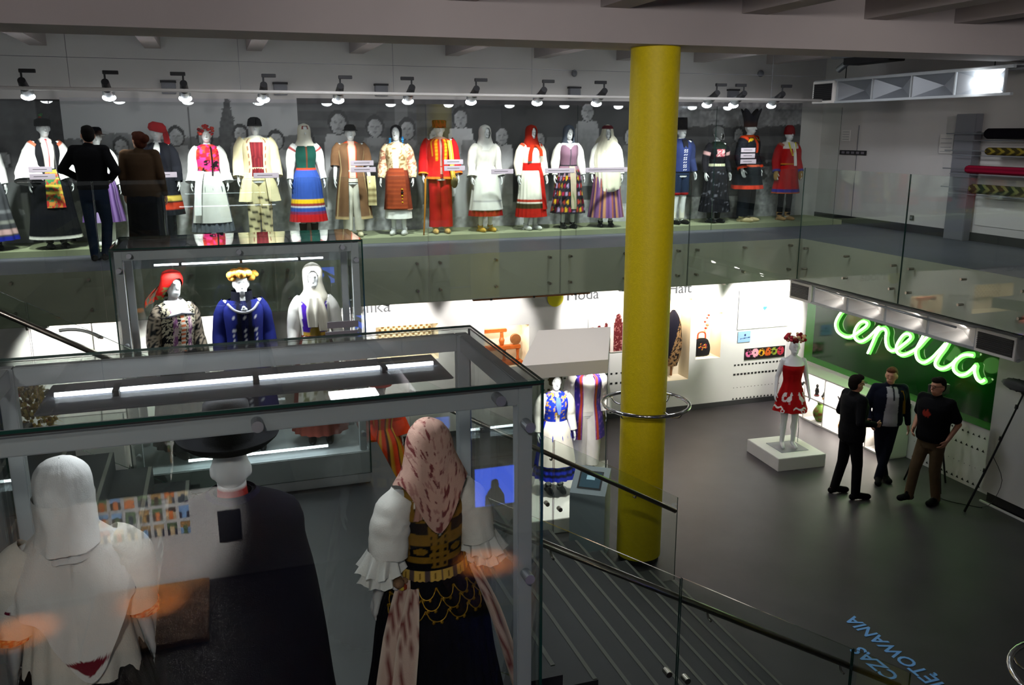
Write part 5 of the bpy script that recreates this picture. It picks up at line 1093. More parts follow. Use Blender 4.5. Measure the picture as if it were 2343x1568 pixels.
for i, (y0, y1, z0, z1, l) in enumerate(((13.09, 13.80, 4.48, 4.56, 'dark strip sign with pale lettering on the upper right wall'), (13.55, 13.78, 4.72, 4.92, 'small pale notice above the dark strip sign'), (11.14, 11.42, 4.55, 4.85, 'small pale text notice beside the textile rack'))):
    o = tag(bevel_box('wall_sign', (10.975, y0, z0), (10.99, y1, z1), 'dark_grey' if i == 0 else 'white_paint', w=.003), l, 'sign')
    if i == 0:
        for q in range(5): bx('letter_block', (10.972, y0 + .05 + q * .13, z0 + .02), (10.976, y0 + .13 + q * .13, z1 - .02), 'caption', o)
    else:
        for q in range(4): bx('text_line', (10.972, y0 + .03, z0 + .03 + q * (z1 - z0) * .22), (10.976, y1 - .03, z0 + .036 + q * (z1 - z0) * .22), 'tray_grey', o)
o = tag(bevel_box('wall_socket', (10.97, 11.81, 3.45), (10.99, 11.89, 3.53), 'dark_grey', w=.004), 'small dark socket low on the upper right wall', 'socket'); bx('insert', (10.965, 11.83, 3.47), (10.971, 11.87, 3.51), 'tray_grey', o)

# ================================================================== neon wall
gp = tag(empty('sign_panel', (0, 0, 0)), 'large dark green glossy panel behind the neon lettering', 'panel')
bx('backboard', (9.775, 8.52, .92), (9.80, 12.80, 2.60), 'green_border', gp); bx('glossy_sheet', (9.760, 8.52, 1.03), (9.775, 12.55, 2.60), 'green_panel', gp)
neon = tag(empty('neon_sign', (9.70, 0, 0)), 'glowing green neon script sign reading Cepelia', 'neon sign')
# strokes in wall coordinates (y runs towards us, z up)
STROKES = [
[(11.71,2.05),(11.82,1.96),(11.91,1.82),(11.92,1.72),(11.85,1.63),(11.70,1.59),(11.55,1.61),(11.43,1.68),(11.31,1.77),(11.20,1.86),(11.18,1.92),(11.27,1.93),(11.37,1.87),(11.44,1.76),(11.45,1.66),(11.38,1.59),(11.26,1.60),(11.13,1.69),(11.02,1.80),(10.93,1.90)],
[(10.91,1.92),(10.96,1.79),(11.02,1.63),(11.10,1.44)],
[(10.97,1.75),(10.89,1.87),(10.79,1.91),(10.74,1.86),(10.74,1.76),(10.70,1.65),(10.61,1.60),(10.50,1.64),(10.39,1.73),(10.28,1.83),(10.23,1.90),(10.28,1.94),(10.38,1.90),(10.46,1.79),(10.50,1.68),(10.46,1.60),(10.36,1.59),(10.22,1.66),(10.07,1.78),(9.94,1.94),(9.82,2.08),(9.79,2.16),(9.87,2.15),(9.96,2.03),(10.04,1.87),(10.10,1.72),(10.05,1.60),(9.93,1.58),(9.80,1.67),(9.68,1.81),(9.57,1.95)],
[(9.53,1.97),(9.58,1.87),(9.67,1.73),(9.71,1.62),(9.65,1.57),(9.54,1.59),(9.42,1.68),(9.34,1.78)],
[(9.07,1.90),(9.19,1.88),(9.29,1.82),(9.37,1.71),(9.36,1.61),(9.26,1.57),(9.15,1.61),(9.06,1.70),(9.01,1.77),(9.01,1.69),(8.96,1.60),(8.89,1.57),(8.83,1.61)],
]
for st_ in STROKES:
    P = np.array([(0, y, z) for y, z in st_])
    Q = smooth_path(P, 6); Tn, A, B = frames(Q); t = np.linspace(0, 2 * PI, 10, endpoint=False)
    side = np.cross(Tn, [1, 0, 0]); side /= np.linalg.norm(side, axis=1, keepdims=True)
    G = Q[:, None] + .042 * np.cos(t)[None, :, None] * side[:, None] + (.02 + .022 * np.sin(t))[None, :, None] * np.array([1, 0, 0])
    mb = MB(); mb.grid(G, cu=True); mb.f.append(tuple(range(10))); mb.mi.append(0); mb.f.append(tuple(range((len(Q) - 1) * 10, len(Q) * 10))); mb.mi.append(0)
    ch = mb.build('letter_channel', 'neon_channel', neon, smooth=True)
    MB().tube(P + np.array([-.012, 0, 0]), .016, n=8, sub=6).build('tube', 'neon_core', ch, smooth=True)
    for p in P[1:-1:5]: MB().cyl((.03, p[1], p[2]), (.06, p[1], p[2]), .006, n=6).build('support', 'dark_grey', ch)
for y, e in ((11.6, 9), (10.6, 9), (9.7, 9), (9.0, 6)):
    l = bpy.data.lights.new('neon_glow', 'POINT'); l.energy = e * .12; l.color = (.35, 1, .22); l.shadow_soft_size = .12
    lo = bpy.data.objects.new('neon_glow', l); COL.objects.link(lo); lo.location = (9.55, y, 1.75)

# shelf unit with folk objects under the panel
cab = tag(empty('display_shelf', (9.45, 0, 0)), 'long white lit shelf unit with cubby holes below the green panel', 'shelf')
ya, yb, nc, hh, dp = 12.80, 10.18, 5, .86, .345
bx('back', (dp - .015, yb, 0), (dp, ya, hh), 'white_paint', cab)
for z in (0.012, .42, hh - .02): bx('shelf_board', (0, yb, z - .012), (dp, ya, z + .014), 'white_paint', cab)
for k in range(nc + 1): y = ya + (yb - ya) * k / nc; bx('divider', (0, y - .011, .026), (dp, y + .011, hh - .03), 'white_paint', cab)
for k in range(nc):
    for z in (.41, .835):
        l = bpy.data.lights.new('shelf_lamp', 'AREA'); l.shape = 'RECTANGLE'; l.size = .2; l.size_y = .4; l.energy = 3.2; l.color = (1, .92, .85)
        lo = bpy.data.objects.new('shelf_lamp', l); COL.objects.link(lo); lo.location = (9.62, ya + (yb - ya) * (k + .5) / nc, z - .008)
def pot(name, label, x, y, z, prof, h, handle=False, cat='pot', spots_=None, mt='silk'):
    o = tag(empty(name, (x, y, z)), label, cat); t = np.linspace(0, 2 * PI, 28, endpoint=False); A = np.array(prof, float); zz = np.linspace(0, 1, 24); ts = np.linspace(0, 1, len(A))
    R, Z = cint(zz, ts, A[:, 0]), cint(zz, ts, A[:, 1]); T, _ = np.meshgrid(t, zz); G = np.stack([R[:, None] * np.cos(t), R[:, None] * np.sin(t), Z[:, None] + 0 * t], -1)
    c = c3(H(h), T.shape)
    if spots_: c[vnoise(T * 2, G[..., 2] * 30, 3) > .55] = H(spots_)
    mb = MB(); mb.grid(G, cu=True, col=c); mb.f.append(tuple(range(28))[::-1]); mb.mi.append(0); mb.build('vessel', mt, o, smooth=True)
    if handle: r = A[:, 0].max(); MB().tube([(0, -r * .6, A[-1, 1] * .9), (0, -r * 1.35, A[-1, 1] * .82), (0, -r * 1.3, A[-1, 1] * .5), (0, -r * .9, A[-1, 1] * .35)], .012, n=8, col=H(h)).build('handle', mt, o, smooth=True)
    return o
cell = lambda k: ya + (yb - ya) * (k + .5) / nc
POT = [(.05, 0), (.07, .06), (.075, .12), (.06, .16), (.065, .18)]; JUG = [(.07, 0), (.12, .09), (.125, .17), (.075, .27), (.06, .30), (.075, .34)]
pot('clay_pot', 'small orange clay pot in the first lower cubby', 9.60, cell(0) + .10, .03, POT, '#b8602a'); pot('clay_pot', 'small pale wicker pot beside the orange pot in the lower shelf', 9.60, cell(0) - .10, .03, POT, '#c8a468')
pot('glazed_jug', 'green and brown glazed jug in the lower shelf', 9.60, cell(1) - .02, .03, JUG, '#5a7a2a', True, 'jug', '#6a3a1c')
pot('bowl', 'wide orange clay bowl at the right end of the lower shelf', 9.62, cell(4) - .08, .03, [(.05, 0), (.11, .05), (.15, .10), (.152, .105)], '#b0642c', cat='bowl'); pot('glazed_jug', 'tall yellow jug at the right end of the lower shelf', 9.64, cell(4) + .12, .03, [(p[0] * .7, p[1] * .9) for p in JUG], '#b8963a', True, 'jug')
pot('clay_pot', 'small amber pot in the lower shelf behind the first man', 9.60, cell(2) - .05, .03, [(p[0] * .8, p[1] * .8) for p in POT], '#c08a30'); pot('clay_pot', 'brown honey pot in the fourth lower cubby', 9.60, cell(3), .03, POT, '#a85a20')
pot('plate_vase', 'orange patterned vase in the last upper cubby', 9.62, cell(4), .446, [(.06, 0), (.11, .12), (.10, .24), (.05, .32), (.06, .36)], '#b8702c', cat='vase', spots_='#e0b860')
def figurine(label, y, z, h1, h2, kind):
    o = tag(empty('folk_figurine', (9.60, y, z)), label, 'figurine', 'carved figurines on the upper shelf'); MB().cyl((0, 0, 0), (0, 0, .015), .045, n=16, col=H(h2)).build('foot', 'silk', o)
    if kind == 'man': blob('carving', [('c', (0, 0, .03), (0, 0, .12), .035, .028), ('e', (0, 0, .17), (.022, .024, .028)), ('c', (0, .03, .12), (0, .05, .06), .012, .01), ('c', (0, -.03, .12), (0, -.05, .07), .012, .01), ('c', (0, 0, .19), (0, 0, .20), .03, .012)], .008, 'silk', o, 2)
    elif kind == 'bird': blob('carving', [('c', (0, 0, .02), (0, 0, .06), .01, .012), ('e', (0, 0, .09), (.03, .055, .035)), ('e', (0, -.06, .13), (.02, .022, .024)), ('c', (0, -.08, .13), (0, -.10, .125), .008, .004), ('c', (0, .05, .10), (0, .10, .14), .02, .012)], .008, 'silk', o, 2)
    else: blob('carving', [('c', (0, .07, .02), (0, -.03, .20), .02, .016), ('c', (0, -.03, .20), (0, -.06, .14), .014, .008), ('c', (0, .02, .02), (0, .0, .10), .012, .012), ('c', (0, -.05, .02), (0, -.02, .12), .012, .012), ('c', (0, .07, .02), (0, .10, .03), .015, .01)], .008, 'silk', o, 2)
    vpaint(o.children[-1], lambda co: np.where((vnoise(co[:, 1] * 40, co[:, 2] * 40, 3) > .5)[:, None], H(h1), H(h2)))
figurine('pale small carved bird figurine in the first upper cubby', cell(0) + .03, .446, '#c8a890', '#8a7060', 'bird'); figurine('red brown carved man figurine in the first upper cubby', cell(0) - .14, .446, '#7a2a20', '#4a1814', 'man')
figurine('dark red carved figurine in the second upper cubby', cell(1) + .12, .446, '#6a2426', '#3a3030', 'man'); figurine('golden carved horse figurine in the second upper cubby', cell(1) - .10, .446, '#a87a30', '#6a5020', 'horse'); figurine('brown carved bird figurine in the third upper cubby', cell(2), .446, '#8a6030', '#5a3a20', 'bird')

# rows of small triangular vent holes in the white panels
def holes(name, label, o0, du, dv, rows, n):
    mb = MB(); o0, du = np.array(o0, float), np.array(du, float)
    for z, sz, tri_ in rows:
        for k in range(n):
            c = o0 + du * (k / (n - 1)) + np.array([0, 0, z]); d = du / np.linalg.norm(du) * sz; up = np.array([0, 0, sz * 1.5])
            nrm = np.array(dv, float) * .004
            pts = [c - d, c + d, c + up] if tri_ else [c - d, c + d, c + d + up, c - d + up]
            mb.add([p + nrm for p in pts], [tuple(range(len(pts)))])
    return tag(mb.build(name, 'black'), label, 'vent holes', kind='stuff')
holes('vent_hole_rows', 'rows of small dark vent holes in the wall under the strip poster', (8.72, 13.35, 0), (.97, 0, 0), (0, -1, 0), ((.74, .02, False), (.56, .024, False), (.32, .008, False), (.10, .026, True)), 14)
holes('vent_hole_rows', 'rows of small dark vent holes in the wall left of the yellow column', (5.0, 13.35, 0), (1.45, 0, 0), (0, -1, 0), ((.80, .02, False), (.62, .024, False), (.10, .026, True)), 16)
holes('vent_hole_rows', 'rows of small dark vent holes in the wall behind the tripod', (9.8, 10.04, 0), (0, -1.34, 0), (-1, 0, 0), ((.76, .022, True), (.57, .026, True), (.30, .006, False), (.05, .026, True)), 15)

# posters, lettering and pictures on the far lower wall
def wtext(body, size, x, z, label, m='dark_grey'):
    me = text_mesh(body, size, .004, 'LEFT'); me.materials.append(MATS[m]); o = link('wall_lettering', me); o.location = (x, 13.345, z); o.rotation_euler = (PI / 2, 0, 0); tag(o, label, 'lettering')
wtext('Ceramika', .30, 1.28, 2.17, 'black Ceramika heading on the lower wall below the gallery'); wtext('Moda', .26, 5.40, 2.16, 'black Moda heading on the lower wall beside a yellow dot'); wtext('Haft', .26, 7.30, 2.16, 'black heading on the lower wall just right of the column')
tag(MB().cyl((5.20, 13.35, 2.21), (5.20, 13.338, 2.21), .14, n=40).build('yellow_dot', mat('yellow_dot', '#e8dc20', rough=.6)), 'yellow round dot left of the Moda heading', 'sticker')
def redphoto(u, v):
    c = c3(H('#d8ccc4'), u.shape)
    for cx, s, b in ((.08, .055, .44), (.20, .06, .46), (.33, .05, .50), (.56, .085, .62)):
        f = (np.hypot(u - cx, (v - b) * .9) < s * .55) | ((np.abs(u - cx) < s * (1.0 - .3 * (v > b - .1))) & (v < b - s * .3) & (v > .02)); c[f] = H('#5a1a1c')
        c[f & (vnoise(u * 40, v * 40, 3) > .62)] = H('#a86a64')
    return c
tag(paint_plane('wall_photo', (5.80, 13.335, 1.20), (.72, 0, 0), (0, 0, .70), 70, 70, redphoto), 'dark red print of standing people on the wall left of the column', 'picture')
tag(paint_plane('poster', (8.74, 13.335, 1.18), (.26, 0, 0), (0, 0, .20), 30, 24, lambda u, v: np.where((np.hypot(u - .15, v - .13) < .02)[..., None] | ((np.abs(v - .06 - u * .1) < .006) & (u > .05))[..., None], H('#1c2a50'), H('#8fb4e6'))), 'small light blue notice on the lower far wall', 'poster')
def stripposter(u, v):
    c = c3(H('#1c1414'), u.shape); cols = ['#d86a9a', '#e0a0b0', '#d8a020', '#c85a20', '#8a9a30', '#b03040']
    for k, h in enumerate(cols):
        cx = .09 + k * .135; ring = np.abs(np.hypot((u - cx) * 1.1, v - .12) - .05) < .022 + .01 * (k % 2); c[ring & (vnoise(u * 30, v * 30, k) > .35)] = H(h)
    return c
tag(paint_plane('strip_poster', (8.90, 13.335, .84), (.86, 0, 0), (0, 0, .21), 100, 28, stripposter), 'dark strip poster with bright coloured ornaments behind the red dress mannequin', 'poster')
bd = tag(paint_plane('info_board', (8.72, 13.335, 1.42), (1.05, 0, 0), (0, 0, .72), 60, 40, lambda u, v: np.where((np.hypot((u - .55) * .8, v - .36 - .3 * np.abs(u - .55)) < .035)[..., None], H('#4a86b8'), H('#f2f2f2'))), 'large white board with a small blue bird motif near the corner', 'board')
# exhibits in the niches
lm = tag(empty('hand_loom', (4.35, 13.55, 1.10)), 'orange brown wooden weaving tool set in the wall niche', 'loom')
bevel_box('base', (-.33, -.10, 0), (.33, .10, .06), 'orange_wood', lm); bevel_box('beam', (-.36, -.05, .26), (.30, .05, .33), 'orange_wood', lm); bevel_box('beam', (-.36, -.04, .56), (.06, .04, .62), 'orange_wood', lm)
for x in (-.26, .02, .26): MB().tube([(x, 0, .06), (x, 0, .16), (x, 0, .26)], [.03, .022, .035], n=12).build('post', 'orange_wood', lm, smooth=True)
MB().tube([(-.02, 0, .33), (-.02, 0, .42), (-.02, 0, .47), (-.02, 0, .56)], [.03, .05, .03, .028], n=14).build('spindle', 'orange_wood', lm, smooth=True); MB().cyl((.22, -.03, .42), (.22, .03, .42), .09, n=24).build('wheel', 'wood', lm)
lc = tag(paint_plane('lace_cloth', (2.28, 13.58, 1.62), (.86, 0, 0), (0, 0, .28), 90, 30, lambda u, v: np.where((np.sin(u * 70) * np.sin(v * 70) > .1)[..., None], H('#8a6a3a'), H('#e6dcc0'))), 'tan patterned woven cloth in the left wall niche', 'textile')
gm = tag(empty('garment_form', (7.53, 13.55, .62)), 'dark embroidered shawl draped on a wooden form in the wall niche', 'garment')
shell(gm, 'shawl', [(.18, .09, .06, .02, 0), (.45, .16, .10, .02), (.80, .17, .11), (1.02, .13, .09), (1.16, .06, .05), (1.20, .03, .03)], lambda T, Z, X, Y: np.where((X < -.02 + .25 * (Z - .6))[..., None], H('#15131f'), np.where((vnoise(X * 45, Z * 45, 4) > .5)[..., None], H('#1c1614'), H('#8a6a48'))), nth=60, nz=50); MB().tube([(0, 0, 0), (0, 0, .2)], .02, n=10).build('stand', 'wood', gm)
bg = tag(empty('embroidered_bag', (8.12, 13.55, .95)), 'black handbag with embroidered flowers in the wall niche', 'bag')
shell(bg, 'pouch', [(0, .17, .06), (.10, .185, .07), (.22, .16, .055), (.30, .10, .03), (.31, .08, .02)], lambda T, Z, X, Y: np.where(((np.hypot(X, (Z - .17) * 1.3) < .085) & (vnoise(X * 45, Z * 45, 4) > .52))[..., None], np.where((vnoise(X * 30 + 4, Z * 30, 5) > .5)[..., None], H('#b8802a'), H('#a02a34')), H('#0e0e12')), nth=70, nz=40)
MB().tube([(-.08, 0, .30), (-.07, 0, .40), (0, 0, .43), (.07, 0, .40), (.08, 0, .30)], .014, n=10, col=H('#b03a18')).build('handle', 'silk', bg, smooth=True)
tag(MB().cyl((8.05, 13.70, 1.60), (8.05, 13.69, 1.60), .09, n=28, col=H('#d8cdb0')).build('lace_disc', 'print'), 'pale round lace disc above the embroidered bag', 'ornament')
lumps(tag(empty('flower_sprig', (8.25, 13.64, 1.42)), 'small red flower sprig hanging above the embroidered bag', 'ornament'), 'flowers', [(0, 0, 0), (.03, 0, .06), (-.02, 0, .12), (.02, 0, .19), (.05, 0, .24)], .025, ['#b02a20', '#d86a50', '#5a7a30'])
# left part of the lower wall
for i, x in enumerate((-2.05, -1.55, -.95, -.40)): tag(bevel_box('wall_panel', (x - .25, 13.31, .10), (x + .23, 13.345, 2.45), 'white_paint', w=.004), 'tall white wall panel, %s from the left under the far gallery' % ('first', 'second', 'third', 'fourth')[i], 'panel', 'white panels on the lower far wall')
tag(MB().tube([(-2.12 + .55 * math.cos(a), 13.26, 1.78 + .45 * math.sin(a)) for a in np.linspace(.75, 1.75, 9)], .022, n=8).build('iron_hoop', 'black', smooth=True), 'dark curved iron piece hung on the white lower wall at the left', 'tool')
gw = tag(empty('harvest_wreath', (-2.28, 10.9, 0)), 'golden straw harvest wreath crown on a stand at the left edge', 'wreath')
rs = np.random.RandomState(5); mb = MB()
for k in range(420):
    a, zz = rs.rand() * 2 * PI, rs.rand(); rr = (.30 - .16 * zz) * (.8 + .3 * rs.rand()); p = np.array([rr * math.cos(a), rr * math.sin(a), 1.60 + .52 * zz]); d = np.array([math.cos(a) * .5, math.sin(a) * .5, .6 - rs.rand()]); d /= np.linalg.norm(d)
    mb.ell(p, (.022, .022, .028), 6, 4, col=H(['#c8a040', '#a8842c', '#d8b860', '#8a6a24', '#b83a20'][min(4, int(rs.rand() * 4.15))])); mb.cyl(p, p + d * .09, .005, .002, 4, col=H('#c8a850'))
mb.build('straw_flowers', 'cloth', gw); MB().cyl((0, 0, 0), (0, 0, 1.65), .03, n=12).build('stand_pole', 'wood', gw); MB().cyl((0, 0, 0), (0, 0, .04), .2, n=24).build('stand_foot', 'wood', gw)
tb = tag(empty('display_table', (-1.70, 11.4, 0)), 'white table showcase with a glass lid beyond the foreground showcase', 'table')
bevel_box('body', (-.48, -.30, .80), (.40, .30, 1.25), 'white_paint', tb); pane('glass_lid', (-.48, -.30, 1.42), (.40, .30, 1.43), 'glass', tb)
for x in (-.44, .36):
    for y in (-.26, .26): bx('leg', (x - .02, y - .02, 0), (x + .02, y + .02, .80), 'alu', tb); bx('lid_post', (x - .008, y - .008, 1.25), (x + .008, y + .008, 1.42), 'alu', tb)

m = figure('mannequin in a bright orange red ribboned costume beyond the foreground showcase', 1.84, 11.0, .08, 1.0, .2, 'f', 'lower floor mannequins')
orr = lambda T, Z, X, Y: np.where((np.sin(T * 11) > .55)[..., None], H('#c89018'), np.where((np.sin(T * 11 + 2) > .8)[..., None], H('#4a1a14'), solid('#d8380e', .2)(T, Z, X, Y)))
bodice(m, orr, off=.02); sleeves(m, solid('#d83a10', .2), r=(.09, .11, .12, .14, .16)); skirt(m, orr, z1=.2, r1=.40, ry1=.36, pl=14, amp=.07); hat(m, BRIM, '#a02a14')
lumps(m, 'headdress', [(.11 * math.cos(a), .11 * math.sin(a), 1.66) for a in np.linspace(0, 6, 14)], .03, ['#d84a18', '#c8a020', '#e86a28']); shoes(m)
tag(bevel_box('plinth', (1.3, 10.5, 0), (2.4, 11.5, .08), 'white_paint'), 'low white plinth under the orange costume', 'plinth')

m = figure('mannequin in a gold yellow skirt and grey jacket seen through the foreground showcase', -.72, 11.2, .08, .98, .1, 'f', 'lower floor mannequins')
bodice(m, solid('#8a9a94')); sleeves(m, solid('#b8c4bc'), r=(.065, .08, .075, .05)); skirt(m, vstripes(['#c09a2c', '#a8801c', '#3a3a40', '#d0b048'], 26), z1=.16, r1=.30, ry1=.27); hood(m, solid('#a8b4ae')); shoes(m)
tag(bevel_box('plinth', (-1.12, 10.8, 0), (-.30, 11.6, .08), 'white_paint'), 'low white plinth under the gold skirted mannequin', 'plinth')

# ================================================================== leaning glass case with two mannequins
tc_ = tag(empty('slanted_showcase', (0, 0, 0)), 'parallelogram glass showcase with a white cap beside the yellow column', 'showcase')
def par(z0, z1, inset, m_, name, glass=False):
    A_, B_, C_, D_ = [np.array(p) for p in ((3.26, 9.48), (4.37, 9.43), (5.17, 11.10), (4.07, 11.07))]; cen = (A_ + B_ + C_ + D_) / 4
    pts = [tuple(p + (cen - p) * inset) for p in (A_, B_, C_, D_)]
    return MB().prism(pts, z0, z1).build(name, m_, tc_), pts
par(0, .18, -.02, 'white_paint', 'base'); cap_, pts = par(2.03, 2.20, 0, 'white_paint', 'cap'); PQ = [(*p, 2.2) for p in pts]; PQ[3] = (pts[3][0], pts[3][1], 2.235); mb = MB(); mb.add([PQ[0], PQ[1], PQ[3]], [(0, 1, 2)]); mb.build('cap_fold', 'cap_lid_glow', tc_); mb = MB(); mb.add([PQ[1], PQ[2], PQ[3]], [(0, 1, 2)]); mb.build('cap_fold', 'cap_lid_glow', tc_)
for a, b in ((0, 1), (1, 2), (2, 3), (3, 0)):
    p, q = np.array(pts[a]), np.array(pts[b]); n = np.array([(q - p)[1], -(q - p)[0]]); n = n / np.linalg.norm(n) * .004
    mb = MB(); v = [(*(p + n), .18), (*(q + n), .18), (*(q + n), 2.03), (*(p + n), 2.03), (*(p - n), .18), (*(q - n), .18), (*(q - n), 2.03), (*(p - n), 2.03)]
    mb.add(v, [(0, 1, 2, 3), (7, 6, 5, 4), (0, 4, 5, 1), (1, 5, 6, 2), (2, 6, 7, 3), (3, 7, 4, 0)]); mb.mi = [0, 0, 1, 1, 1, 1]; mb.build('glass_side', ['glass', 'glass_edge'], tc_)
spot('case_lamp', (3.95, 9.75, 2.01), (4.05, 10.2, .6), 75, 100, .6, (1, .95, .88), .06); spot('case_lamp', (4.75, 10.7, 2.01), (4.75, 10.9, .6), 60, 100, .6, (1, .95, .88), .06)
m = figure('mannequin in a blue gold trimmed waistcoat, white apron and blue skirt in the slanted showcase', 4.03, 10.30, .18, .98, -.1, 'f', 'slanted showcase mannequins')
bodice(m, lambda T, Z, X, Y: np.where(((np.abs(X) < .018) & (Y < 0))[..., None], H('#e8e0d0'), np.where((vnoise(X * 35, Z * 35, 4) > .62)[..., None], H('#c89a30'), solid('#1a34b8', .15)(T, Z, X, Y))), off=.012); sleeves(m, solid('#f0ece6', .05), r=(.075, .09, .085, .06, .05))
skirt(m, bands('#1a2cc0', [(.30, .33, '#0a0a30'), (.38, .41, '#0a0a30')], .12), z1=.24, r1=.31, ry1=.28, pl=18, amp=.06); apron(m, solid('#f0e8e0', .05), z1=.44, hw=1.1, r1=.31, ry1=.28, zsk=.24); shoes(m); hood(m, solid('#15131a'), [(1.52, .086, .09, 0, .02), (1.60, .092, .105, 0, .01), (1.65, .08, .095), (1.685, .045, .055), (1.697, .01, .01)], face=.8, zf=(1.46, 1.66), name='dark_cap')
strip(m, 'blue_bow', [(0, -.13, 1.38), (.0, -.165, 1.28), (.01, -.16, 1.15)], [.05, .08, .03], '#5a78d8')
m = figure('mannequin in a long purple and red open robe in the slanted showcase', 4.72, 10.85, .18, 1.02, -.25, 'm', 'slanted showcase mannequins')
bodice(m, solid('#ece8e4')); sleeves(m, solid('#eeeae6', .05), r=(.08, .10, .095, .08)); coat(m, lambda T, Z, X, Y: np.where((np.abs(np.abs(T - PI) - 2.6) < .08)[..., None], H('#b8402c'), np.where((vnoise(X * 40, Z * 40, 4) > .66)[..., None], H('#8a5ac8'), solid('#33259a', .2)(T, Z, X, Y))), z1=.52, r1=.26, ry1=.22, gap=.4)
trousers(m, solid('#e8e4e2'), r=(.12, .12, .10)); boots(m, '#0a0a0a', .30); hat(m, CAP, '#9a2a24')

# ================================================================== red dress mannequin on its plinth
pm = tag(empty('display_plinth', (7.99, 10.72, 0)), 'white low square plinth under the red dress mannequin', 'plinth'); pm.rotation_euler = (0, 0, -.055)
bevel_box('block', (-.40, -.45, 0), (.40, .45, .20), 'white_paint', pm, .006); bx('metal_plate', (-.22, -.24, .20), (.24, .20, .206), 'tray_grey', pm)
m = figure('white mannequin in a short red dress with white rooster motifs and a flower crown', 8.0, 10.70, .206, 1.0, -.35, 'f', 'lower floor mannequins')
def dress(T, Z, X, Y):
    c = solid('#a00c10', .1)(T, Z, X, Y); a = T * .235; w_ = np.zeros(T.shape, bool)
    def rooster(cx, cz, sgn):
        u, v = (a - cx) * sgn / .8, (Z - cz) / .9
        b = (((u * .85 + v * .5) / .062) ** 2 + ((v * .85 - u * .5) / .040) ** 2 < 1)                       # body
        b |= (np.hypot(u - .045, v - .075) < .024) | ((np.abs(u - .04) < .020) & (v > 0) & (v < .075))        # neck and head
        b |= (np.hypot(u - .075, v - .070) < .008) | (np.hypot(u - .040, v - .105) < .010) | (np.hypot(u - .056, v - .103) < .009)
        for r_, t_ in ((.040, .009), (.062, .009), (.084, .010)): b |= (np.abs(np.hypot(u + .085, v - .012) - r_) < t_) & (u < -.060) & (v > -.06 + r_ * .2)
        b |= (np.abs(u - .0) < .006) & (v < -.03) & (v > -.085) | (np.abs(u - .022) < .006) & (v < -.03) & (v > -.085)
        return b
    w_ |= rooster(-.085, .80, 1) | rooster(.14, .80, -1) | rooster(-.52, .80, 1) | rooster(.60, .80, -1)
    w_ |= (np.abs(Z - .665 - .012 * np.sin(a * 55)) < .013) & (np.sin(a * 18) > -.3)
    w_ |= (np.hypot(((a + .02) % .28) - .14, Z - .625) < .028) & (np.hypot(((a + .02) % .28) - .14, Z - .625) > .016)
    c[w_] = H('#dcd8d6'); return c
shell(m, 'dress', [(.60, .275, .25), (.72, .235, .205), (.88, .19, .15), (.98, .155, .122), (1.05, .140, .108), (1.15, .152, .122), (1.26, .166, .136, 0, -.012), (1.30, .165, .128, 0, -.008)], dress, nth=240, nz=150, pleat=(8, 0, .06))
rs = np.random.RandomState(8); lumps(m, 'flower_crown', [(.10 * math.cos(a) * (1 + .5 * rs.rand()), .10 * math.sin(a) * (1 + .5 * rs.rand()), 1.66 + .09 * rs.rand()) for a in np.linspace(0, 12.5, 60)], .026, ['#8a1420', '#b03040', '#c8a078', '#d8c0a0', '#6a2020', '#a83a30'])
MB().tube([(.22, .20, 0), (.21, .17, .25), (.15, .06, .55)], .006, n=8).build('support_rod', 'alu', m)

# ================================================================== kiosk, tripod, microphone
ks = tag(empty('info_kiosk', (3.92, 8.86, 0)), 'grey blue info kiosk with a sloping touch screen in front of the column', 'kiosk'); ks.rotation_euler = (0, 0, -.62)
mb = MB(); hw = .21
pr = [(-.17, 0), (.17, 0), (.17, 1.02), (-.17, .80)]   # (y, z) side outline, screen slopes towards -y
v = [(-hw, y, z) for y, z in pr] + [(hw, y, z) for y, z in pr]; mb.add(v, [(0, 1, 2, 3), (7, 6, 5, 4), (0, 4, 5, 1), (1, 5, 6, 2), (2, 6, 7, 3), (3, 7, 4, 0)]); mb.build('housing', mat('kiosk_paint', '#aebcc2', rough=.5), ks)
sl = math.atan2(.22, .34); M = Matrix.Translation((0, 0, .913)) @ Matrix.Rotation(sl, 4, 'X')
MB().box((-.14, -.13, 0), (.14, .13, .004), M=M).build('bezel', 'dark_grey', ks); scr = MB().box((-.12, -.11, .004), (.12, .11, .007), M=M).build('screen', mat('kiosk_screen', '#20303a', rough=.15, emit='#5c7c8c', estr=.16), ks)
MB().box((-.05, .0, .007), (.05, .06, .008), M=M).build('screen_picture', mat('kiosk_picture', '#80a0b0', emit='#9cc0cc', estr=.35), scr)
tp = tag(empty('tripod', (9.34, 9.22, 0)), 'black camera tripod standing behind the man in khaki trousers', 'tripod')
for (dx, dy) in ((-.23, .23), (.25, -.05), (-.12, -.34)):
    leg = MB().tube([(dx, dy, 0), (dx * .55, dy * .55, .55), (dx * .12, dy * .12, 1.12)], [.012, .016, .02], n=10).build('leg', 'black', tp, smooth=True); MB().cyl((dx * .58, dy * .58, .50), (dx * .50, dy * .50, .60), .024, n=12).build('clamp', 'black', leg)
MB().cyl((0, 0, .85), (0, 0, 1.28), .018, n=12).build('centre_column', 'black', tp); bevel_box('head', (-.05, -.05, 1.26), (.05, .05, 1.34), 'black', tp); bevel_box('camcorder', (-.16, -.06, 1.34), (.12, .06, 1.48), 'dark_grey', tp)
for a, b in (((-.13, .13), (.12, -.03)), ((.12, -.03), (-.06, -.18))): MB().cyl((a[0], a[1], .55), (b[0], b[1], .55), .007, n=8).build('brace', 'black', tp)
bm_ = tag(empty('boom_microphone', (9.06, 8.30, 0)), 'boom pole with a grey furry microphone leaning against the white pier', 'microphone')
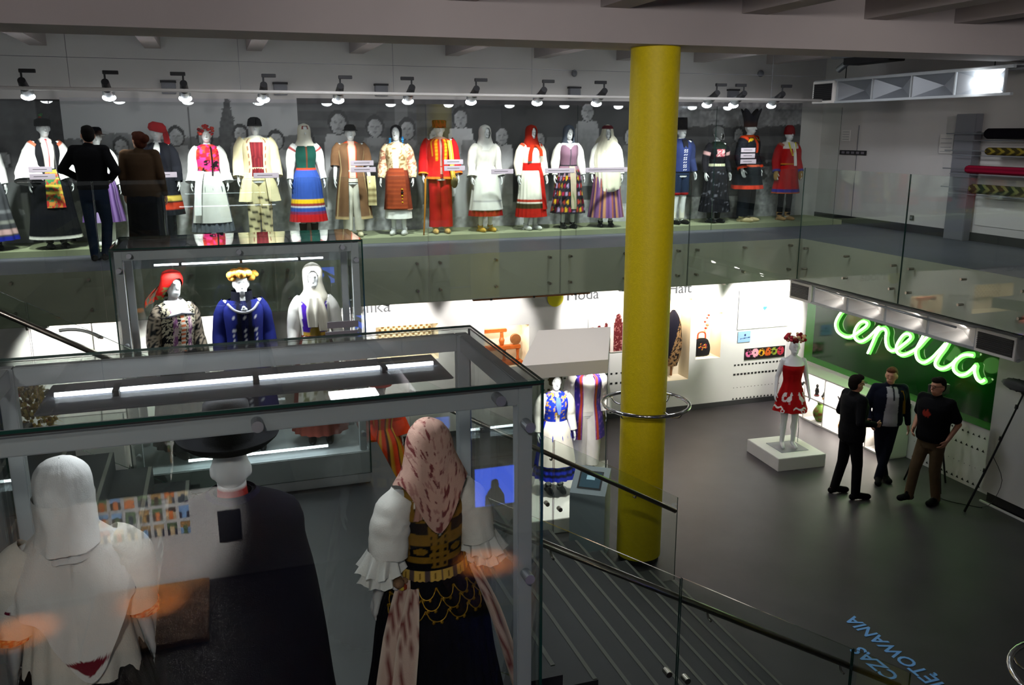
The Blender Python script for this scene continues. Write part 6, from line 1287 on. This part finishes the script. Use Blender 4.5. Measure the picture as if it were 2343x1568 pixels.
MB().tube([(0, 0, .01), (.14, -.20, .85), (.27, -.40, 1.72)], [.016, .014, .011], n=10).build('pole', 'black', bm_, smooth=True)
for f in (.35, .62, .88): MB().cyl((.27 * f, -.40 * f, 1.72 * f), (.275 * f, -.405 * f, 1.72 * f + .05), .021, n=12).build('clamp', 'black', bm_)
rs = np.random.RandomState(2); mb = MB(); mb.ell((.27, -.30, 1.80), (.075, .23, .075), 20, 14)
V = mb.v[0]; V += rs.randn(*V.shape) * .005; mb.build('fur_windshield', 'fur_grey', bm_, smooth=True); MB().cyl((.27, -.40, 1.70), (.27, -.36, 1.76), .016, n=10).build('mount', 'black', bm_)
MB().tube([(.13, -.20, .85), (.30, -.24, .50), (.33, -.10, .12), (.30, .02, .02)], .004, n=6).build('cable', 'dark_grey', bm_)
tag(MB().tube([(9.38, 8.32, .006), (9.1, 8.7, .006), (9.22, 9.0, .006), (9.34, 9.15, .006)], .005, n=6).build('cable', 'black', smooth=True), 'thin black cable lying on the floor below the tripod', 'cable')

# ================================================================== lettering on the dark floor, bright blue standing in for projected light
for body, x, y in (('CZAS', 5.64, 6.16), ('ŚWIĘTOWANIA', 5.95, 6.64)):
    me = text_mesh(body, .215, .0015, 'RIGHT', .004); me.materials.append(MATS['blue_letter']); o = link('floor_lettering', me); o.location = (x, y, .003); o.rotation_euler = (0, 0, PI / 2)
    tag(o, 'blue word %s in bright colour for projected light on the dark floor' % body, 'lettering')

# ================================================================== what the showcase glass mirrors: photo wall under the near gallery
PX = [(-1.46 + .135 * i) for i in range(7)]
def snap(seed):
    rs = np.random.RandomState(seed); a, b, c_ = [H(['#3a2a1c', '#6a8ab0', '#8a6a3a', '#4a5a3a', '#a85a20', '#c8b088', '#2a2a34'][rs.randint(7)]) for _ in range(3)]
    def fn(u, v):
        c = np.where((v > .07 + .02 * rs.rand())[..., None], a, b); f = (np.abs(u - .05) < .025) & (v < .10); c = np.where(f[..., None], c_, c); return c * (.7 + .6 * vnoise(u * 60, v * 60, seed)[..., None])
    return fn
for r_ in range(4):
    for i, x in enumerate(PX):
        tag(paint_plane('wall_snapshot', (x + .10, -3.44, .60 + .185 * r_), (-.10, 0, 0), (0, 0, .145), 10, 12, snap(r_ * 10 + i)), '%s snapshot from the left in the %s row of the mirrored photo wall' % (('first', 'second', 'third', 'fourth', 'fifth', 'sixth', 'seventh')[i], ('bottom', 'second', 'third', 'top')[r_]), 'photo', 'snapshots on the mirrored photo wall')
o = tag(bevel_box('framed_portrait', (-.26, -3.45, .44), (-.02, -3.42, .81), 'black', w=.004), 'dark framed portrait on the wall mirrored in the showcase glass', 'picture')
sn = tag(empty('wall_screen', (2.96, -3.43, .68)), 'bright blue wall screen mirrored in the showcase glass', 'screen'); bx('bezel', (-.28, -.02, -.28), (.28, 0, .28), 'black', sn); bx('picture', (-.25, 0, -.245), (.25, .004, .245), mat('mirror_screen', '#101830', emit='#3a66ff', estr=5.0), sn)
spot('photo_wall_fill', (-.7, -1.2, 2.5), (-.85, -3.45, .95), 1700, 38, .9, (1, .98, .96), .08)  # added lamp, brightens the wall so its reflection shows
lumps(sn, 'picture_figure', [(.0, .006, .06), (0, .006, .02)], .05, ['#0a1030']); strip(sn, 'picture_torso', [(0, .006, -.01), (0, .006, -.12), (0, .006, -.24)], [.10, .24, .26], '#0c1438')
for i, (x, y) in enumerate(((-.98, -3.05), (-2.17, -2.85), (2.65, -2.75))):
    o = tag(bevel_box('glow_platform', (x - .58, y - .36, 0), (x + .58, y + .9, .05), mat('platform_wood_%d' % i, '#b07a48', rough=.6, var=.2, vscale=10), w=.005), 'added low wooden platform catching the warm lamp light, %s of the mirrored wall' % ('middle', 'far end', 'screen end')[i], 'platform')  # pale platform added to catch the warm pool for the reflection
    d = tag(empty('warm_downlight', (x, y, 2.6)), 'small warm downlight above the added wooden platform at the %s of the mirrored wall' % ('middle', 'far end', 'screen end')[i], 'lamp'); MB().cyl((0, 0, -.08), (0, 0, 0), .05, n=18).build('housing', 'dark_grey', d); MB().ell((0, 0, -.08), (.04, .04, .012), 14, 8).build('lens', 'warm_lens', d, smooth=True)
    spot('warm_lamp', (x, y, 2.48), (x, y, 0), 1000, 20, 1.0, (1, .55, .16), .05)
